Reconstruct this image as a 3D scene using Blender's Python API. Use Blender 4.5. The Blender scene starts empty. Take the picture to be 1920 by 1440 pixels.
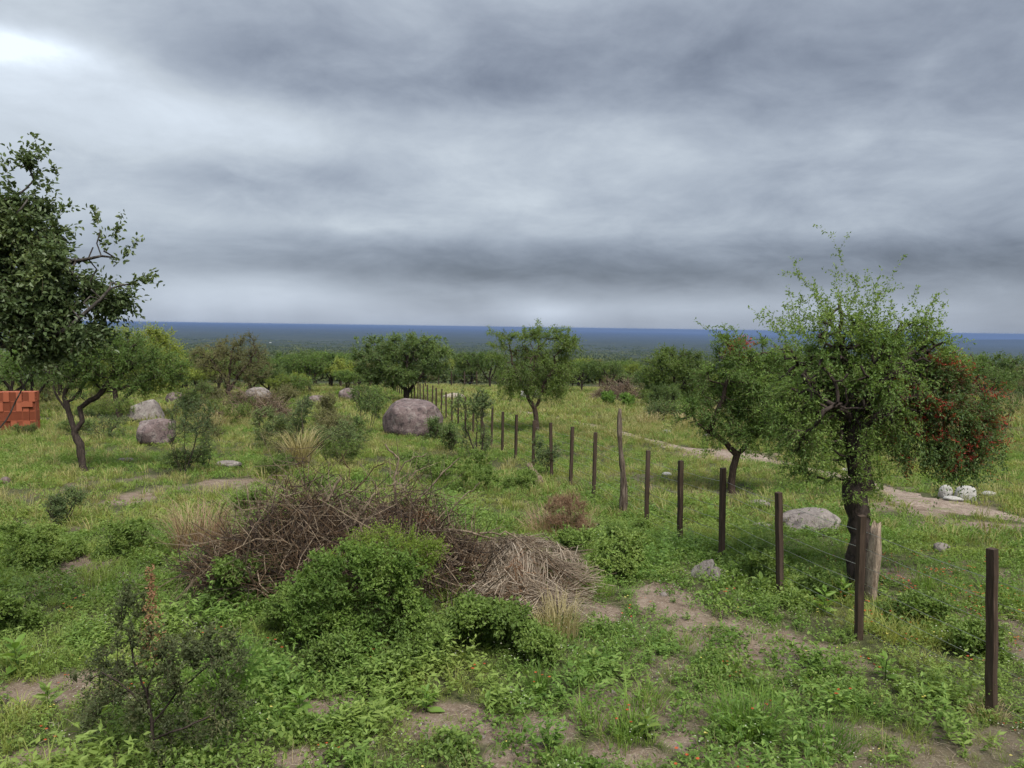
import bpy, math, random, zlib
import numpy as np
from mathutils import Vector, Matrix
RNG = np.random.default_rng(7)
random.seed(7)
SC = bpy.context.scene
COL = SC.collection
D2R = math.radians

# ------------------------------------------------------------------ camera
F_PX = 1442.0                       # focal length in pixels of a 1920 px wide frame
PITCH, ROLL = D2R(4.24), D2R(0.8)
fwd = Vector((0, math.cos(PITCH), -math.sin(PITCH)))
r0 = Vector((1, 0, 0)); u0 = Vector((0, math.sin(PITCH), math.cos(PITCH)))
rgt = r0 * math.cos(ROLL) + u0 * math.sin(ROLL)
upv = u0 * math.cos(ROLL) - r0 * math.sin(ROLL)
cam_d = bpy.data.cameras.new('camera'); cam = bpy.data.objects.new('camera', cam_d); COL.objects.link(cam)
cam.matrix_world = Matrix(((rgt.x, upv.x, -fwd.x, 0), (rgt.y, upv.y, -fwd.y, 0), (rgt.z, upv.z, -fwd.z, 0), (0, 0, 0, 1)))
cam_d.sensor_width = 36.0; cam_d.lens = 36.0 * F_PX / 1920.0
cam_d.clip_start = 0.1; cam_d.clip_end = 150000
SC.camera = cam
EXPOSURE = 2.0
SC.view_settings.view_transform = 'Standard'; SC.view_settings.look = 'None'
SC.view_settings.exposure = EXPOSURE; SC.view_settings.gamma = 1.0
cy = SC.cycles
cy.use_denoising = True; cy.use_adaptive_sampling = True; cy.adaptive_threshold = .025; cy.max_bounces = 4; cy.diffuse_bounces = 2; cy.glossy_bounces = 2
cy.transmission_bounces = 3; cy.transparent_max_bounces = 6; cy.volume_bounces = 0
cy.caustics_reflective = False; cy.caustics_refractive = False

def pdir(px, py):
    """direction of a picture point of the 1920x1440 photograph, scaled so that its depth along the view is 1"""
    d = fwd + rgt * ((px - 960) / F_PX) + upv * ((720 - py) / F_PX)
    return np.array((d.x, d.y, d.z))
def azel(px, py):
    d = pdir(px, py); d /= np.linalg.norm(d)
    return math.atan2(d[0], d[1]), math.asin(d[2])

# ------------------------------------------------------------------ node helpers
class NT:
    def __init__(s, tree): s.t = tree; s.n = tree.nodes; s.l = tree.links
    def new(s, typ, **kw):
        n = s.n.new(typ)
        for k, v in kw.items(): setattr(n, k, v)
        return n
    def put(s, sock, v):
        if isinstance(v, bpy.types.NodeSocket): s.l.new(v, sock)
        elif v is not None: sock.default_value = v
    def m(s, op, a, b=None, c=None, clamp=False):
        n = s.new('ShaderNodeMath', operation=op); n.use_clamp = clamp
        for i, v in enumerate((a, b, c)):
            if v is not None: s.put(n.inputs[i], v)
        return n.outputs[0]
    def noise(s, vec, scale, detail=4, rough=.55, dist=0, dim='3D'):
        n = s.new('ShaderNodeTexNoise'); n.noise_dimensions = dim
        if vec is not None: s.put(n.inputs['Vector'], vec)
        n.inputs['Scale'].default_value = scale; n.inputs['Detail'].default_value = detail
        n.inputs['Roughness'].default_value = rough; n.inputs['Distortion'].default_value = dist
        return n.outputs['Fac']
    def ramp(s, fac, stops, interp='LINEAR'):
        n = s.new('ShaderNodeValToRGB'); n.color_ramp.interpolation = interp
        el = n.color_ramp.elements
        while len(el) < len(stops): el.new(.5)
        for e, (p, c) in zip(el, stops):
            e.position = p; e.color = (c[0], c[1], c[2], 1) if hasattr(c, '__len__') else (c, c, c, 1)
        s.put(n.inputs[0], fac); return n.outputs[0]
    def mix(s, fac, a, b, mode='MIX'):
        n = s.new('ShaderNodeMix', data_type='RGBA', blend_type=mode)
        for k, v in ((0, fac), (6, a), (7, b)):
            if isinstance(v, tuple) and len(v) == 3: v = (*v, 1)
            s.put(n.inputs[k], v)
        return n.outputs[2]
    def vec(s, x, y, z):
        n = s.new('ShaderNodeCombineXYZ')
        for i, v in enumerate((x, y, z)): s.put(n.inputs[i], v)
        return n.outputs[0]

# ------------------------------------------------------------------ world: storm-grey overcast sky
SUN_EL, SUN_AZ = D2R(56), D2R(150)      # azimuth clockwise from the view direction (+Y)
W = bpy.data.worlds.new('World'); SC.world = W; W.use_nodes = True
w = NT(W.node_tree); w.n.clear()
sky = w.new('ShaderNodeTexSky'); sky.sky_type = 'NISHITA'; sky.sun_disc = False
sky.sun_elevation = SUN_EL; sky.sun_rotation = SUN_AZ
tc = w.new('ShaderNodeTexCoord'); sep = w.new('ShaderNodeSeparateXYZ'); w.l.new(tc.outputs['Generated'], sep.inputs[0])
dx, dy, dz = sep.outputs
dzc = w.m('MAXIMUM', dz, 0.0)
EL = w.m('ARCSINE', dzc); AZ = w.m('ARCTAN2', dx, dy)
den = w.m('ADD', dzc, 0.30)
pv = w.vec(w.m('DIVIDE', dx, den), w.m('DIVIDE', dy, den), 0.0)
n_big = w.noise(pv, 1.3, 5, .5, .2)
n_mid = w.noise(pv, 3.6, 9, .61, .45)
sv = w.vec(w.m('MULTIPLY', AZ, 3.4), w.m('MULTIPLY', w.m('POWER', EL, .8), 8.0), 3.7)
n_str = w.noise(sv, 1.7, 8, .56, .35)
# grey level (display values) by height above the horizon
base = w.ramp(w.m('DIVIDE', EL, 0.6), [(0, .595), (.03, .585), (.075, .56), (.115, .515), (.16, .53), (.205, .62),
                                       (.27, .645), (.36, .64), (.45, .60), (.50, .575), (.56, .57), (.66, .60), (.80, .63), (1, .65)])
def centred(n, amp): return w.m('MULTIPLY', w.m('SUBTRACT', n, 0.5), amp)
g = w.m('ADD', w.m('ADD', base, .075), centred(n_big, .10))
low = w.m('MULTIPLY_ADD', w.m('MINIMUM', w.m('DIVIDE', EL, .09), 1.0), .8, .2)
g = w.m('ADD', g, w.m('MULTIPLY', centred(n_mid, .19), low))
g = w.m('ADD', g, w.m('MULTIPLY', centred(n_str, .27), low))
g = w.m('ADD', g, w.m('MULTIPLY', AZ, -.045))
def blob(px, py, sx, sy, amp, wob=.35):
    """a cloud mass or opening centred on a direction, with a ragged edge"""
    global g
    a0, e0 = azel(px, py)
    u = w.m('DIVIDE', w.m('SUBTRACT', AZ, a0), sx / F_PX)
    v = w.m('DIVIDE', w.m('SUBTRACT', EL, e0), sy / F_PX)
    r = w.m('ADD', w.m('MULTIPLY', u, u), w.m('MULTIPLY', v, v))
    r = w.m('ADD', r, centred(n_mid, wob * 4))
    k = w.m('POWER', 2.718, w.m('MULTIPLY', w.m('MAXIMUM', r, 0.0), -1.0))
    g = w.m('ADD', g, w.m('MULTIPLY', k, amp))
blob(5, 82, 110, 24, .26, .8); blob(60, 70, 260, 120, .14, .35)
blob(640, 140, 420, 60, -.05); blob(880, 180, 330, 40, -.04); blob(1400, 130, 420, 90, -.045)
blob(350, 230, 420, 60, .075); blob(520, 350, 230, 50, -.075); blob(300, 430, 230, 50, .06)
blob(830, 420, 260, 60, .04); blob(1040, 240, 230, 45, .05); blob(1250, 300, 150, 45, .05)
blob(1250, 500, 560, 38, -.10, .2); blob(1350, 578, 420, 22, .06, .2); blob(470, 555, 230, 36, .075, .2); blob(800, 505, 300, 26, -.05, .2); blob(1000, 585, 120, 22, .06, .2); blob(1560, 380, 170, 35, -.05); blob(1750, 480, 300, 60, -.05)
blob(500, 545, 150, 40, .045); blob(850, 570, 110, 28, -.045); blob(1035, 590, 75, 26, .05); blob(1330, 570, 200, 25, .03)
blob(1800, 130, 300, 220, -.02); blob(640, 455, 330, 22, -.03)
# thin curtains of rain under the cloud base
rv = w.vec(w.m('MULTIPLY_ADD', EL, 2.2, w.m('MULTIPLY', AZ, 9.0)), w.m('MULTIPLY', EL, 2.0), 1.3)
n_rain = w.noise(rv, 1.0, 3, .5, .3)
rain_k = w.m('MULTIPLY', w.m('SUBTRACT', 1.0, w.m('MINIMUM', w.m('DIVIDE', EL, .06), 1.0)), .17)
g = w.m('ADD', g, w.m('MULTIPLY', w.m('SUBTRACT', n_rain, .5), rain_k))
g = w.m('MINIMUM', w.m('MAXIMUM', g, .30), 1.0)
bluer = w.m('SUBTRACT', 1.0, w.m('MINIMUM', w.m('DIVIDE', EL, .12), 1.0))
lin = w.m('POWER', g, 2.2)
# an overcast sky grows brighter towards the zenith
lin = w.m('MULTIPLY', lin, w.m('MAXIMUM', 1.0, w.m('DIVIDE', w.m('MULTIPLY_ADD', dzc, 2.0, 1.0), 1.72)))
tint = w.mix(w.m('MULTIPLY', w.m('SUBTRACT', g, .45), 3.0, clamp=True), (.80, .94, 1.24), (.895, .992, 1.10))
tint = w.mix(w.m('MULTIPLY', bluer, .75), tint, (.83, .96, 1.19))
cloud = w.mix(1.0, tint, w.vec(lin, lin, lin), 'MULTIPLY')
bg_s = w.new('ShaderNodeBackground'); w.l.new(sky.outputs[0], bg_s.inputs[0]); bg_s.inputs[1].default_value = .06
bg_c = w.new('ShaderNodeBackground'); w.l.new(cloud, bg_c.inputs[0]); bg_c.inputs[1].default_value = 1.06 / 2 ** EXPOSURE
mixw = w.new('ShaderNodeMixShader'); mixw.inputs[0].default_value = .96
w.l.new(bg_s.outputs[0], mixw.inputs[1]); w.l.new(bg_c.outputs[0], mixw.inputs[2])
wo = w.new('ShaderNodeOutputWorld'); w.l.new(mixw.outputs[0], wo.inputs[0])

sun_d = bpy.data.lights.new('sun', 'SUN'); sun = bpy.data.objects.new('sun', sun_d); COL.objects.link(sun)
sun_d.energy = 1.5; sun_d.angle = D2R(28); sun_d.color = (1, .95, .87)
sdir = Vector((math.cos(SUN_EL) * math.sin(SUN_AZ), math.cos(SUN_EL) * math.cos(SUN_AZ), math.sin(SUN_EL)))
sun.rotation_euler = sdir.to_track_quat('Z', 'Y').to_euler(); sun.location = (0, 0, 60)

# ------------------------------------------------------------------ numeric helpers
def _hash(ix, iy, seed):
    h = (ix.astype(np.int64) * 374761393 + iy.astype(np.int64) * 668265263 + seed * 982451653) & 0x7fffffff
    h = ((h ^ (h >> 13)) * 1274126177) & 0x7fffffff
    return ((h ^ (h >> 16)) & 0xffff) / 65535.0
def vnoise(x, y, seed=0):
    x = np.asarray(x, float); y = np.asarray(y, float)
    ix = np.floor(x); iy = np.floor(y); fx = x - ix; fy = y - iy
    fx = fx * fx * (3 - 2 * fx); fy = fy * fy * (3 - 2 * fy)
    a = _hash(ix, iy, seed); b = _hash(ix + 1, iy, seed); c = _hash(ix, iy + 1, seed); d = _hash(ix + 1, iy + 1, seed)
    return (a * (1 - fx) + b * fx) * (1 - fy) + (c * (1 - fx) + d * fx) * fy
def fbm(x, y, seed=0, octv=4):
    s = 0; a = .5; t = 0
    for o in range(octv):
        s = s + a * vnoise(np.asarray(x) * 2 ** o + 17.3 * o, np.asarray(y) * 2 ** o - 9.1 * o, seed + o); t += a; a *= .5
    return s / t * 2 - 1
def sstep(a, b, x): t = np.clip((np.asarray(x, float) - a) / (b - a), 0, 1); return t * t * (3 - 2 * t)
YS = [-3000, -300, -20, 0, 2, 4.5, 7, 10, 15, 21, 30, 44, 60, 80, 150, 400, 1000, 3000, 5000, 8000, 12000, 16000, 25000, 40000]
ZS = [-14, -4, -1.4, -1.7, -2.35, -2.99, -3.06, -3.14, -3.35, -3.70, -3.95, -4.45, -5.15, -6.4, -11, -26, -55, -112, -146, -170, -183, -190, -196, -198]
def zfun(x, y):
    x = np.asarray(x, float); y = np.asarray(y, float)
    z = np.interp(np.maximum(y, (np.abs(x) - 80) * .5), YS, ZS)
    r = np.hypot(x, y)
    z = z + .07 * fbm(x / 2.6, y / 2.6, 3) * sstep(3, 5, r) + .02 * fbm(x / .5, y / .5, 5, 2)
    z = z + .28 * fbm(x / 22, y / 22, 8) * sstep(22, 70, r) + 2.5 * fbm(x / 160, y / 160, 9) * sstep(120, 500, r)
    z = z + 9 * fbm(x / 1500, y / 1500, 12) * sstep(600, 3000, r)
    z = z - .0065 * np.clip(x, -22000, 22000) * sstep(400, 4000, y)
    z = z + .26 * np.exp(-((x + 1.6) / 1.9) ** 2 - ((y - 8.5) / 1.0) ** 2)
    z = z + 22 * fbm(x / 3000, y / 7000, 14, 5) * sstep(7000, 24000, r) + 150 * np.exp(-((x - 13500) / 2600) ** 2 - ((y - 19500) / 2500) ** 2)
    return z
TT = np.geomspace(3.0, 30000, 6000)
def at(px, py, lift=0.0):
    """the point of the terrain that stands at a picture point"""
    d = pdir(px, py); P = d[None] * TT[:, None]
    below = P[:, 2] < zfun(P[:, 0], P[:, 1])
    i = int(np.argmax(below)) if below.any() else len(TT) - 1
    p = P[i]; return np.array((p[0], p[1], float(zfun(p[0], p[1])) + lift))
def dep(px, py, depth): return pdir(px, py) * depth
def depth_of(p): return float(np.dot(p, np.array(fwd)))

# ------------------------------------------------------------------ object helpers
def mesh_of(name, verts, quads=None, tris=None, polys=None, mat=None, smooth=False, rnd=None):
    verts = np.asarray(verts, np.float32).reshape(-1, 3)
    loops = []; sizes = []
    for arr, k in ((quads, 4), (tris, 3)):
        if arr is not None and len(arr):
            a = np.asarray(arr, np.int32).reshape(-1, k); loops.append(a.ravel()); sizes.append(np.full(len(a), k, np.int32))
    if polys:
        for p in polys: loops.append(np.asarray(p, np.int32)); sizes.append(np.array([len(p)], np.int32))
    loops = np.concatenate(loops); sizes = np.concatenate(sizes)
    me = bpy.data.meshes.new(name)
    me.vertices.add(len(verts)); me.vertices.foreach_set('co', verts.ravel())
    me.loops.add(len(loops)); me.loops.foreach_set('vertex_index', loops)
    st = np.concatenate(([0], np.cumsum(sizes)[:-1])).astype(np.int32)
    me.polygons.add(len(sizes)); me.polygons.foreach_set('loop_start', st); me.polygons.foreach_set('loop_total', sizes)
    me.polygons.foreach_set('use_smooth', np.full(len(sizes), bool(smooth)))
    if rnd is not None:
        at_ = me.attributes.new('rnd', 'FLOAT', 'POINT'); at_.data.foreach_set('value', np.asarray(rnd, np.float32))
    me.update(calc_edges=True)
    if mat: me.materials.append(mat)
    return me
def tag(o, label=None, cat=None, group=None, kind=None):
    for k, v in (('label', label), ('category', cat), ('group', group), ('kind', kind)):
        if v: o[k] = v
    return o
def link(name, me, parent=None, loc=None):
    o = bpy.data.objects.new(name, me); COL.objects.link(o)
    if parent is not None: o.parent = parent
    if loc is not None: o.location = loc
    return o
def empty(name, loc, label, cat, group=None):
    o = bpy.data.objects.new(name, None); COL.objects.link(o); o.location = [float(v) for v in loc]
    o.empty_display_size = .2
    return tag(o, label, cat, group)
def copy_tree(o, parent=None):
    c = o.copy(); COL.objects.link(c); c.parent = parent
    for ch in o.children: copy_tree(ch, c)
    return c

# ------------------------------------------------------------------ materials
MATS = {}
def material(name):
    m = bpy.data.materials.new(name); m.use_nodes = True
    t = NT(m.node_tree); t.n.clear(); MATS[name] = m
    out = t.new('ShaderNodeOutputMaterial')
    return m, t, out
def pbsdf(t, col, rough=.8, spec=.3):
    p = t.new('ShaderNodeBsdfPrincipled'); t.put(p.inputs['Base Color'], col if not isinstance(col, tuple) else (*col, 1))
    t.put(p.inputs['Roughness'], rough); p.inputs['Specular IOR Level'].default_value = spec
    return p
def bump(t, p, h, strength=.5, dist=.01):
    b = t.new('ShaderNodeBump'); b.inputs['Strength'].default_value = strength; b.inputs['Distance'].default_value = dist
    t.put(b.inputs['Height'], h); t.l.new(b.outputs[0], p.inputs['Normal'])
def pos(t): return t.new('ShaderNodeNewGeometry').outputs['Position']
def ocoord(t): return t.new('ShaderNodeTexCoord').outputs['Object']
def leaf_mat(name, stops, transl=.3, rough=.55, vary=.35, patch=None, pscale=.35):
    """leaves: colour by the leaf's own random value, by plant and by drifts across the ground"""
    m, t, out = material(name)
    a = t.new('ShaderNodeAttribute', attribute_name='rnd')
    oi = t.new('ShaderNodeObjectInfo')
    v = t.m('ADD', t.m('MULTIPLY', a.outputs['Fac'], 1 - vary), t.m('MULTIPLY', oi.outputs['Random'], vary))
    c = t.ramp(v, stops)
    if patch:
        n = t.noise(pos(t), pscale, 3, .6)
        k = t.ramp(n, [(.46, 0.0), (.62, 1.0)])
        c = t.mix(t.m('MULTIPLY', k, .85), c, patch)
    p = pbsdf(t, c, rough, .25)
    tr = t.new('ShaderNodeBsdfTranslucent'); t.l.new(t.mix(1.0, c, (1.25, 1.2, .7), 'MULTIPLY'), tr.inputs[0])
    mx = t.new('ShaderNodeMixShader'); mx.inputs[0].default_value = min(.5, transl * 1.35)
    t.l.new(p.outputs[0], mx.inputs[1]); t.l.new(tr.outputs[0], mx.inputs[2]); t.l.new(mx.outputs[0], out.inputs[0])
    return m
def bark_mat(name, c1, c2, scale=14, lichen=None):
    m, t, out = material(name)
    o = ocoord(t); mp = t.new('ShaderNodeMapping'); t.l.new(o, mp.inputs[0]); mp.inputs['Scale'].default_value = (1, 1, .28)
    n = t.noise(mp.outputs[0], scale * 2.2, 6, .65, .6)
    c = t.ramp(n, [(.32, c1), (.66, c2)])
    if lichen: c = t.mix(t.ramp(t.noise(o, 9, 4), [(.56, 0), (.66, .8)]), c, lichen)
    p = pbsdf(t, c, .9, .15); bump(t, p, n, .9, .02); t.l.new(p.outputs[0], out.inputs[0]); return m
BARK = bark_mat('dark_bark', (.016, .012, .010), (.065, .050, .042))
TWIG = bark_mat('young_twig', (.07, .06, .035), (.17, .14, .09), 20)
BARK2 = bark_mat('brown_bark', (.022, .015, .012), (.09, .064, .050))
DEADW = bark_mat('dead_twig', (.030, .019, .011), (.13, .086, .052), 20)
DEADG = bark_mat('grey_dead_wood', (.075, .056, .038), (.26, .205, .145), 18)
L_TALA = leaf_mat('dark_broad_leaf', [(0, (0.044, 0.070, 0.030)), (.6, (0.092, 0.132, 0.053)), (1, (0.175, 0.216, 0.085))], .22, .42)
L_ACA = leaf_mat('acacia_leaf', [(0, (0.058, 0.103, 0.030)), (.55, (0.126, 0.206, 0.048)), (1, (0.227, 0.314, 0.074))], .33)
L_ACA_D = leaf_mat('dark_acacia_leaf', [(0, (0.053, 0.091, 0.035)), (.6, (0.118, 0.182, 0.053)), (1, (0.202, 0.278, 0.072))], .30)
L_FEA = leaf_mat('feathery_leaf', [(0, (0.070, 0.114, 0.030)), (.5, (0.140, 0.208, 0.051)), (1, (0.240, 0.302, 0.081))], .36)
L_YEL = leaf_mat('yellow_green_leaf', [(0, (0.101, 0.143, 0.031)), (.5, (0.202, 0.261, 0.053)), (1, (0.337, 0.373, 0.079))], .35)
L_OLV = leaf_mat('olive_leaf', [(0, (0.085, 0.087, 0.039)), (.5, (0.151, 0.159, 0.064)), (1, (0.227, 0.198, 0.095))], .3)
L_THORN = leaf_mat('dull_thorn_leaf', [(0, (0.049, 0.080, 0.033)), (.6, (0.122, 0.173, 0.059)), (1, (0.223, 0.273, 0.091))], .22)
L_BRIGHT = leaf_mat('bright_weed_leaf', [(0, (0.070, 0.127, 0.029)), (.5, (0.155, 0.267, 0.052)), (1, (0.264, 0.378, 0.088))], .35)
L_WEED = leaf_mat('weed_leaf', [(0, (0.077, 0.129, 0.033)), (.5, (0.166, 0.249, 0.060)), (1, (0.292, 0.369, 0.105))], .33)
L_LIME = leaf_mat('lime_shoot_leaf', [(0, (0.129, 0.207, 0.030)), (1, (0.285, 0.366, 0.061))], .38)
RED = leaf_mat('red_flower', [(0, (0.213, 0.031, 0.020)), (.6, (0.375, 0.046, 0.031)), (1, (0.500, 0.077, 0.050))], .25)
ORANGE = leaf_mat('orange_petal', [(0, (.38, .06, .025)), (1, (.48, .12, .04))], .25)
YELLOWP = leaf_mat('yellow_petal', [(0, (.6, .5, .08)), (1, (.65, .62, .25))], .3)
WHITEP = leaf_mat('white_petal', [(0, (.5, .52, .42)), (1, (.68, .68, .6))], .3)
DRYB = leaf_mat('dry_brown_leaf', [(0, (.16, .08, .04)), (1, (.32, .18, .10))], .2)
STRAW = leaf_mat('straw', [(0, (.14, .10, .07)), (.5, (.30, .24, .18)), (1, (.48, .42, .34))], .2, .7)
STRAWY = leaf_mat('pale_straw', [(0, (.26, .22, .10)), (1, (.46, .40, .22))], .25, .7)
DRYPINK = leaf_mat('dry_pink_stem', [(0, (.20, .12, .075)), (1, (.36, .25, .17))], .2)
GRASS = leaf_mat('grass_blade', [(0, (0.083, 0.146, 0.027)), (.5, (0.157, 0.255, 0.048)), (1, (0.274, 0.365, 0.089))], .35, patch=(0.301, 0.313, 0.096))
GRASSG = leaf_mat('lush_grass_blade', [(0, (0.065, 0.139, 0.023)), (1, (0.168, 0.279, 0.047))], .35)
SEEDY = leaf_mat('seeding_grass_blade', [(0, (0.168, 0.183, 0.061)), (.5, (0.272, 0.268, 0.104)), (1, (0.414, 0.354, 0.159))], .3)
HERB = leaf_mat('herb_leaf', [(0, (0.068, 0.132, 0.028)), (.5, (0.150, 0.255, 0.054)), (1, (0.260, 0.365, 0.100))], .33, patch=(0.260, 0.329, 0.083))
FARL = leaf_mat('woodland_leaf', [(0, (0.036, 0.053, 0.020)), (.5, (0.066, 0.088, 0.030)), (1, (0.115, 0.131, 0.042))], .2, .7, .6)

def rock_mat(name, a, b, lich, dark=(.06, .05, .05), fine=26):
    m, t, out = material(name)
    o = ocoord(t)
    c = t.mix(t.noise(o, 3.0, 6, .6), a, b)
    c = t.mix(t.ramp(t.noise(o, 5.5, 8, .72, .4), [(.50, 0), (.60, .8)]), c, dark)
    c = t.mix(t.ramp(t.noise(o, 4.2, 9, .75, .8), [(.51, 0), (.66, .7)]), c, lich)
    f = t.noise(o, fine, 6, .7)
    c = t.mix(t.ramp(f, [(.35, .55), (.5, 0)]), c, dark)
    p = pbsdf(t, c, .9, .2); bump(t, p, t.m('ADD', f, t.noise(o, 7, 6, .65)), .8, .03); t.l.new(p.outputs[0], out.inputs[0]); return m
GRANITE = rock_mat('pink_granite', (.10, .072, .070), (.185, .14, .135), (.30, .27, .25), (.035, .028, .03))
GRANITE2 = rock_mat('grey_granite', (.15, .128, .118), (.25, .222, .205), (.33, .32, .28), (.06, .05, .048))
WHITER = rock_mat('white_stone', (.30, .29, .27), (.38, .37, .35), (.40, .40, .38), (.26, .25, .23))
PALE = rock_mat('pale_earth', (.25, .21, .18), (.34, .29, .25), (.3, .27, .23), (.2, .16, .13))

# soil
m, t, out = material('ground_soil'); SOIL = m
P = pos(t); a = t.new('ShaderNodeAttribute', attribute_name='far').outputs['Fac']
bare = t.new('ShaderNodeAttribute', attribute_name='bare').outputs['Fac']
dirt = t.ramp(t.noise(P, 5, 8, .65), [(.3, (.10, .074, .054)), (.5, (.165, .125, .095)), (.72, (.245, .20, .16))])
dirt = t.mix(t.ramp(t.noise(P, 38, 3, .6), [(.56, 0), (.66, .6)]), dirt, (.29, .25, .21))
litter = t.ramp(t.noise(P, 11, 7, .7), [(.32, (.03, .032, .016)), (.55, (.06, .066, .028)), (.75, (.13, .12, .065))])  # plant litter, its colour darkened to stand in for shade between the clumps
near = t.mix(bare, litter, dirt)
v1 = t.noise(P, .010, 7, .65, .5); v2 = t.noise(P, .045, 5, .7)
mpf = t.new('ShaderNodeMapping'); t.l.new(P, mpf.inputs[0]); mpf.inputs['Scale'].default_value = (.0007, .0016, 0)
v3 = t.noise(mpf.outputs[0], 1.0, 5, .62, .4)
wood = t.mix(t.ramp(v2, [(.38, 0), (.62, 1)]), (.008, .014, .008), (.045, .056, .024))
wood = t.mix(t.ramp(v1, [(.50, 0), (.66, .6)]), wood, (.065, .072, .032))
wood = t.mix(t.ramp(v3, [(.58, 0), (.65, .6)]), wood, (.075, .078, .045))
col = t.mix(a, near, wood)
p = pbsdf(t, col, .95, .1); hb = t.m('ADD', t.noise(P, 16, 6, .7), t.noise(P, 70, 3, .6)); bump(t, p, hb, .7, .025)
t.l.new(p.outputs[0], out.inputs[0])

m, t, out = material('path_dirt'); PATHM = m
P = pos(t)
c = t.ramp(t.noise(P, 2.2, 8, .65), [(.3, (.16, .12, .095)), (.52, (.24, .19, .155)), (.72, (.32, .265, .225))])
c = t.mix(t.ramp(t.noise(P, 14, 6, .7), [(.42, .75), (.56, 0)]), c, (.11, .08, .06))
c = t.mix(t.ramp(t.noise(P, 45, 3, .6), [(.56, 0), (.66, .7)]), c, (.36, .32, .28))
c = t.mix(t.ramp(t.noise(P, 1.2, 8, .75), [(.53, 0), (.63, .9)]), c, (.10, .12, .045))
p = pbsdf(t, c, .95, .1); bump(t, p, t.noise(P, 20, 6, .7), .6, .02); t.l.new(p.outputs[0], out.inputs[0])

m, t, out = material('stained_post_wood'); POSTM = m
o = ocoord(t); oi = t.new('ShaderNodeObjectInfo')
mp = t.new('ShaderNodeMapping'); t.l.new(o, mp.inputs[0]); mp.inputs['Scale'].default_value = (1, 1, .06)
t.l.new(t.vec(t.m('MULTIPLY', oi.outputs['Random'], 9.0), 0.0, oi.outputs['Random']), mp.inputs['Location'])
n = t.noise(mp.outputs[0], 60, 6, .65, .3); n2 = t.noise(mp.outputs[0], 9, 4, .6)
c = t.ramp(n, [(.3, (.018, .012, .008)), (.55, (.046, .030, .020)), (.75, (.10, .070, .048))])
c = t.mix(t.ramp(n2, [(.5, 0), (.7, .55)]), c, (.105, .075, .06))
p = pbsdf(t, c, .75, .25); bump(t, p, n, .6, .006); t.l.new(p.outputs[0], out.inputs[0])
m, t, out = material('weathered_wood'); OLDW = m
o = ocoord(t)
mp = t.new('ShaderNodeMapping'); t.l.new(o, mp.inputs[0]); mp.inputs['Scale'].default_value = (1, 1, .10)
n = t.noise(mp.outputs[0], 34, 7, .7, .5)
c = t.ramp(n, [(.36, (.025, .018, .013)), (.5, (.105, .08, .06)), (.7, (.25, .205, .165))])
p = pbsdf(t, c, .9, .15); bump(t, p, n, 1.0, .02); t.l.new(p.outputs[0], out.inputs[0])
m, t, out = material('galvanised_wire'); WIREM = m
p = pbsdf(t, (.58, .58, .56), .5, .5); p.inputs['Metallic'].default_value = .7; t.l.new(p.outputs[0], out.inputs[0])
m, t, out = material('red_clay'); CLAY = m
o = ocoord(t); oi = t.new('ShaderNodeObjectInfo')
c = t.ramp(oi.outputs['Random'], [(0, (.27, .074, .036)), (.5, (.285, .080, .040)), (1, (.30, .088, .046))])
c = t.mix(t.m('MULTIPLY', t.noise(o, 12, 5, .7), .5), c, (.22, .075, .045))
p = pbsdf(t, c, .85, .2); bump(t, p, t.noise(o, 90, 3), .25, .004); t.l.new(p.outputs[0], out.inputs[0])
m, t, out = material('white_plaster'); PLASTER = m
p = pbsdf(t, t.mix(t.noise(ocoord(t), 2, 4), (.72, .71, .68), (.8, .8, .78)), .8); t.l.new(p.outputs[0], out.inputs[0])
m, t, out = material('zinc_roof'); ZINC = m
p = pbsdf(t, t.mix(t.noise(ocoord(t), 2, 4), (.5, .5, .5), (.6, .6, .6)), .6); t.l.new(p.outputs[0], out.inputs[0])

# ------------------------------------------------------------------ terrain, one sheet to the horizon
BARE_PX = [(1265, 1130, 70, 40), (1330, 1190, 110, 42), (1440, 1225, 130, 40), (1560, 1245, 90, 28), (840, 1350, 130, 40), (1140, 1325, 80, 40),
           (1010, 1365, 60, 30), (620, 1325, 60, 25), (130, 1290, 110, 35), (290, 1300, 70, 28), (1180, 1420, 90, 28), (250, 935, 55, 16), (150, 1060, 50, 30),
           (1275, 1390, 60, 20), (1690, 1080, 50, 14), (1110, 1150, 55, 18), (440, 905, 60, 10), (1700, 945, 130, 14), (1370, 853, 95, 12), (20, 1120, 60, 22), (1820, 985, 130, 10),
           (540, 785, 60, 5), (75, 1420, 70, 20), (960, 1420, 50, 20), (560, 1420, 50, 16)]
BARE_W = []
for (bx, by, hw, hh) in BARE_PX:
    c0 = at(bx, by); e = at(bx + hw, by); q = at(bx, by - hh)
    BARE_W.append((c0[0], c0[1], max(.1, abs(e[0] - c0[0])), max(.1, abs(q[1] - c0[1]))))
def bare_mask(x, y):
    x = np.asarray(x, float); y = np.asarray(y, float); b = np.zeros_like(x)
    n = fbm(x / .55, y / .55, 21, 4)
    for (cx, cyy, rx, ry) in BARE_W:
        d = ((x - cx) / rx) ** 2 + ((y - cyy) / ry) ** 2 + n * 1.1
        b = np.maximum(b, 1 - sstep(.55, 1.35, d))
    g_ = sstep(.16, .48, fbm(x / 1.3, y / 1.3, 33, 4)) * .6 * (1 - sstep(14, 30, np.hypot(x, y)))
    return np.clip(np.maximum(b, g_), 0, 1)
ang_f = np.arange(-48, 48.01, .2); ang_b = np.arange(54, 306.1, 6)
angs = np.radians(np.concatenate((ang_f, ang_b)))
rad = np.concatenate((np.arange(.6, 4.4, .4), np.geomspace(4.4, 60, 210), np.geomspace(62, 60000, 132)))
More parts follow.
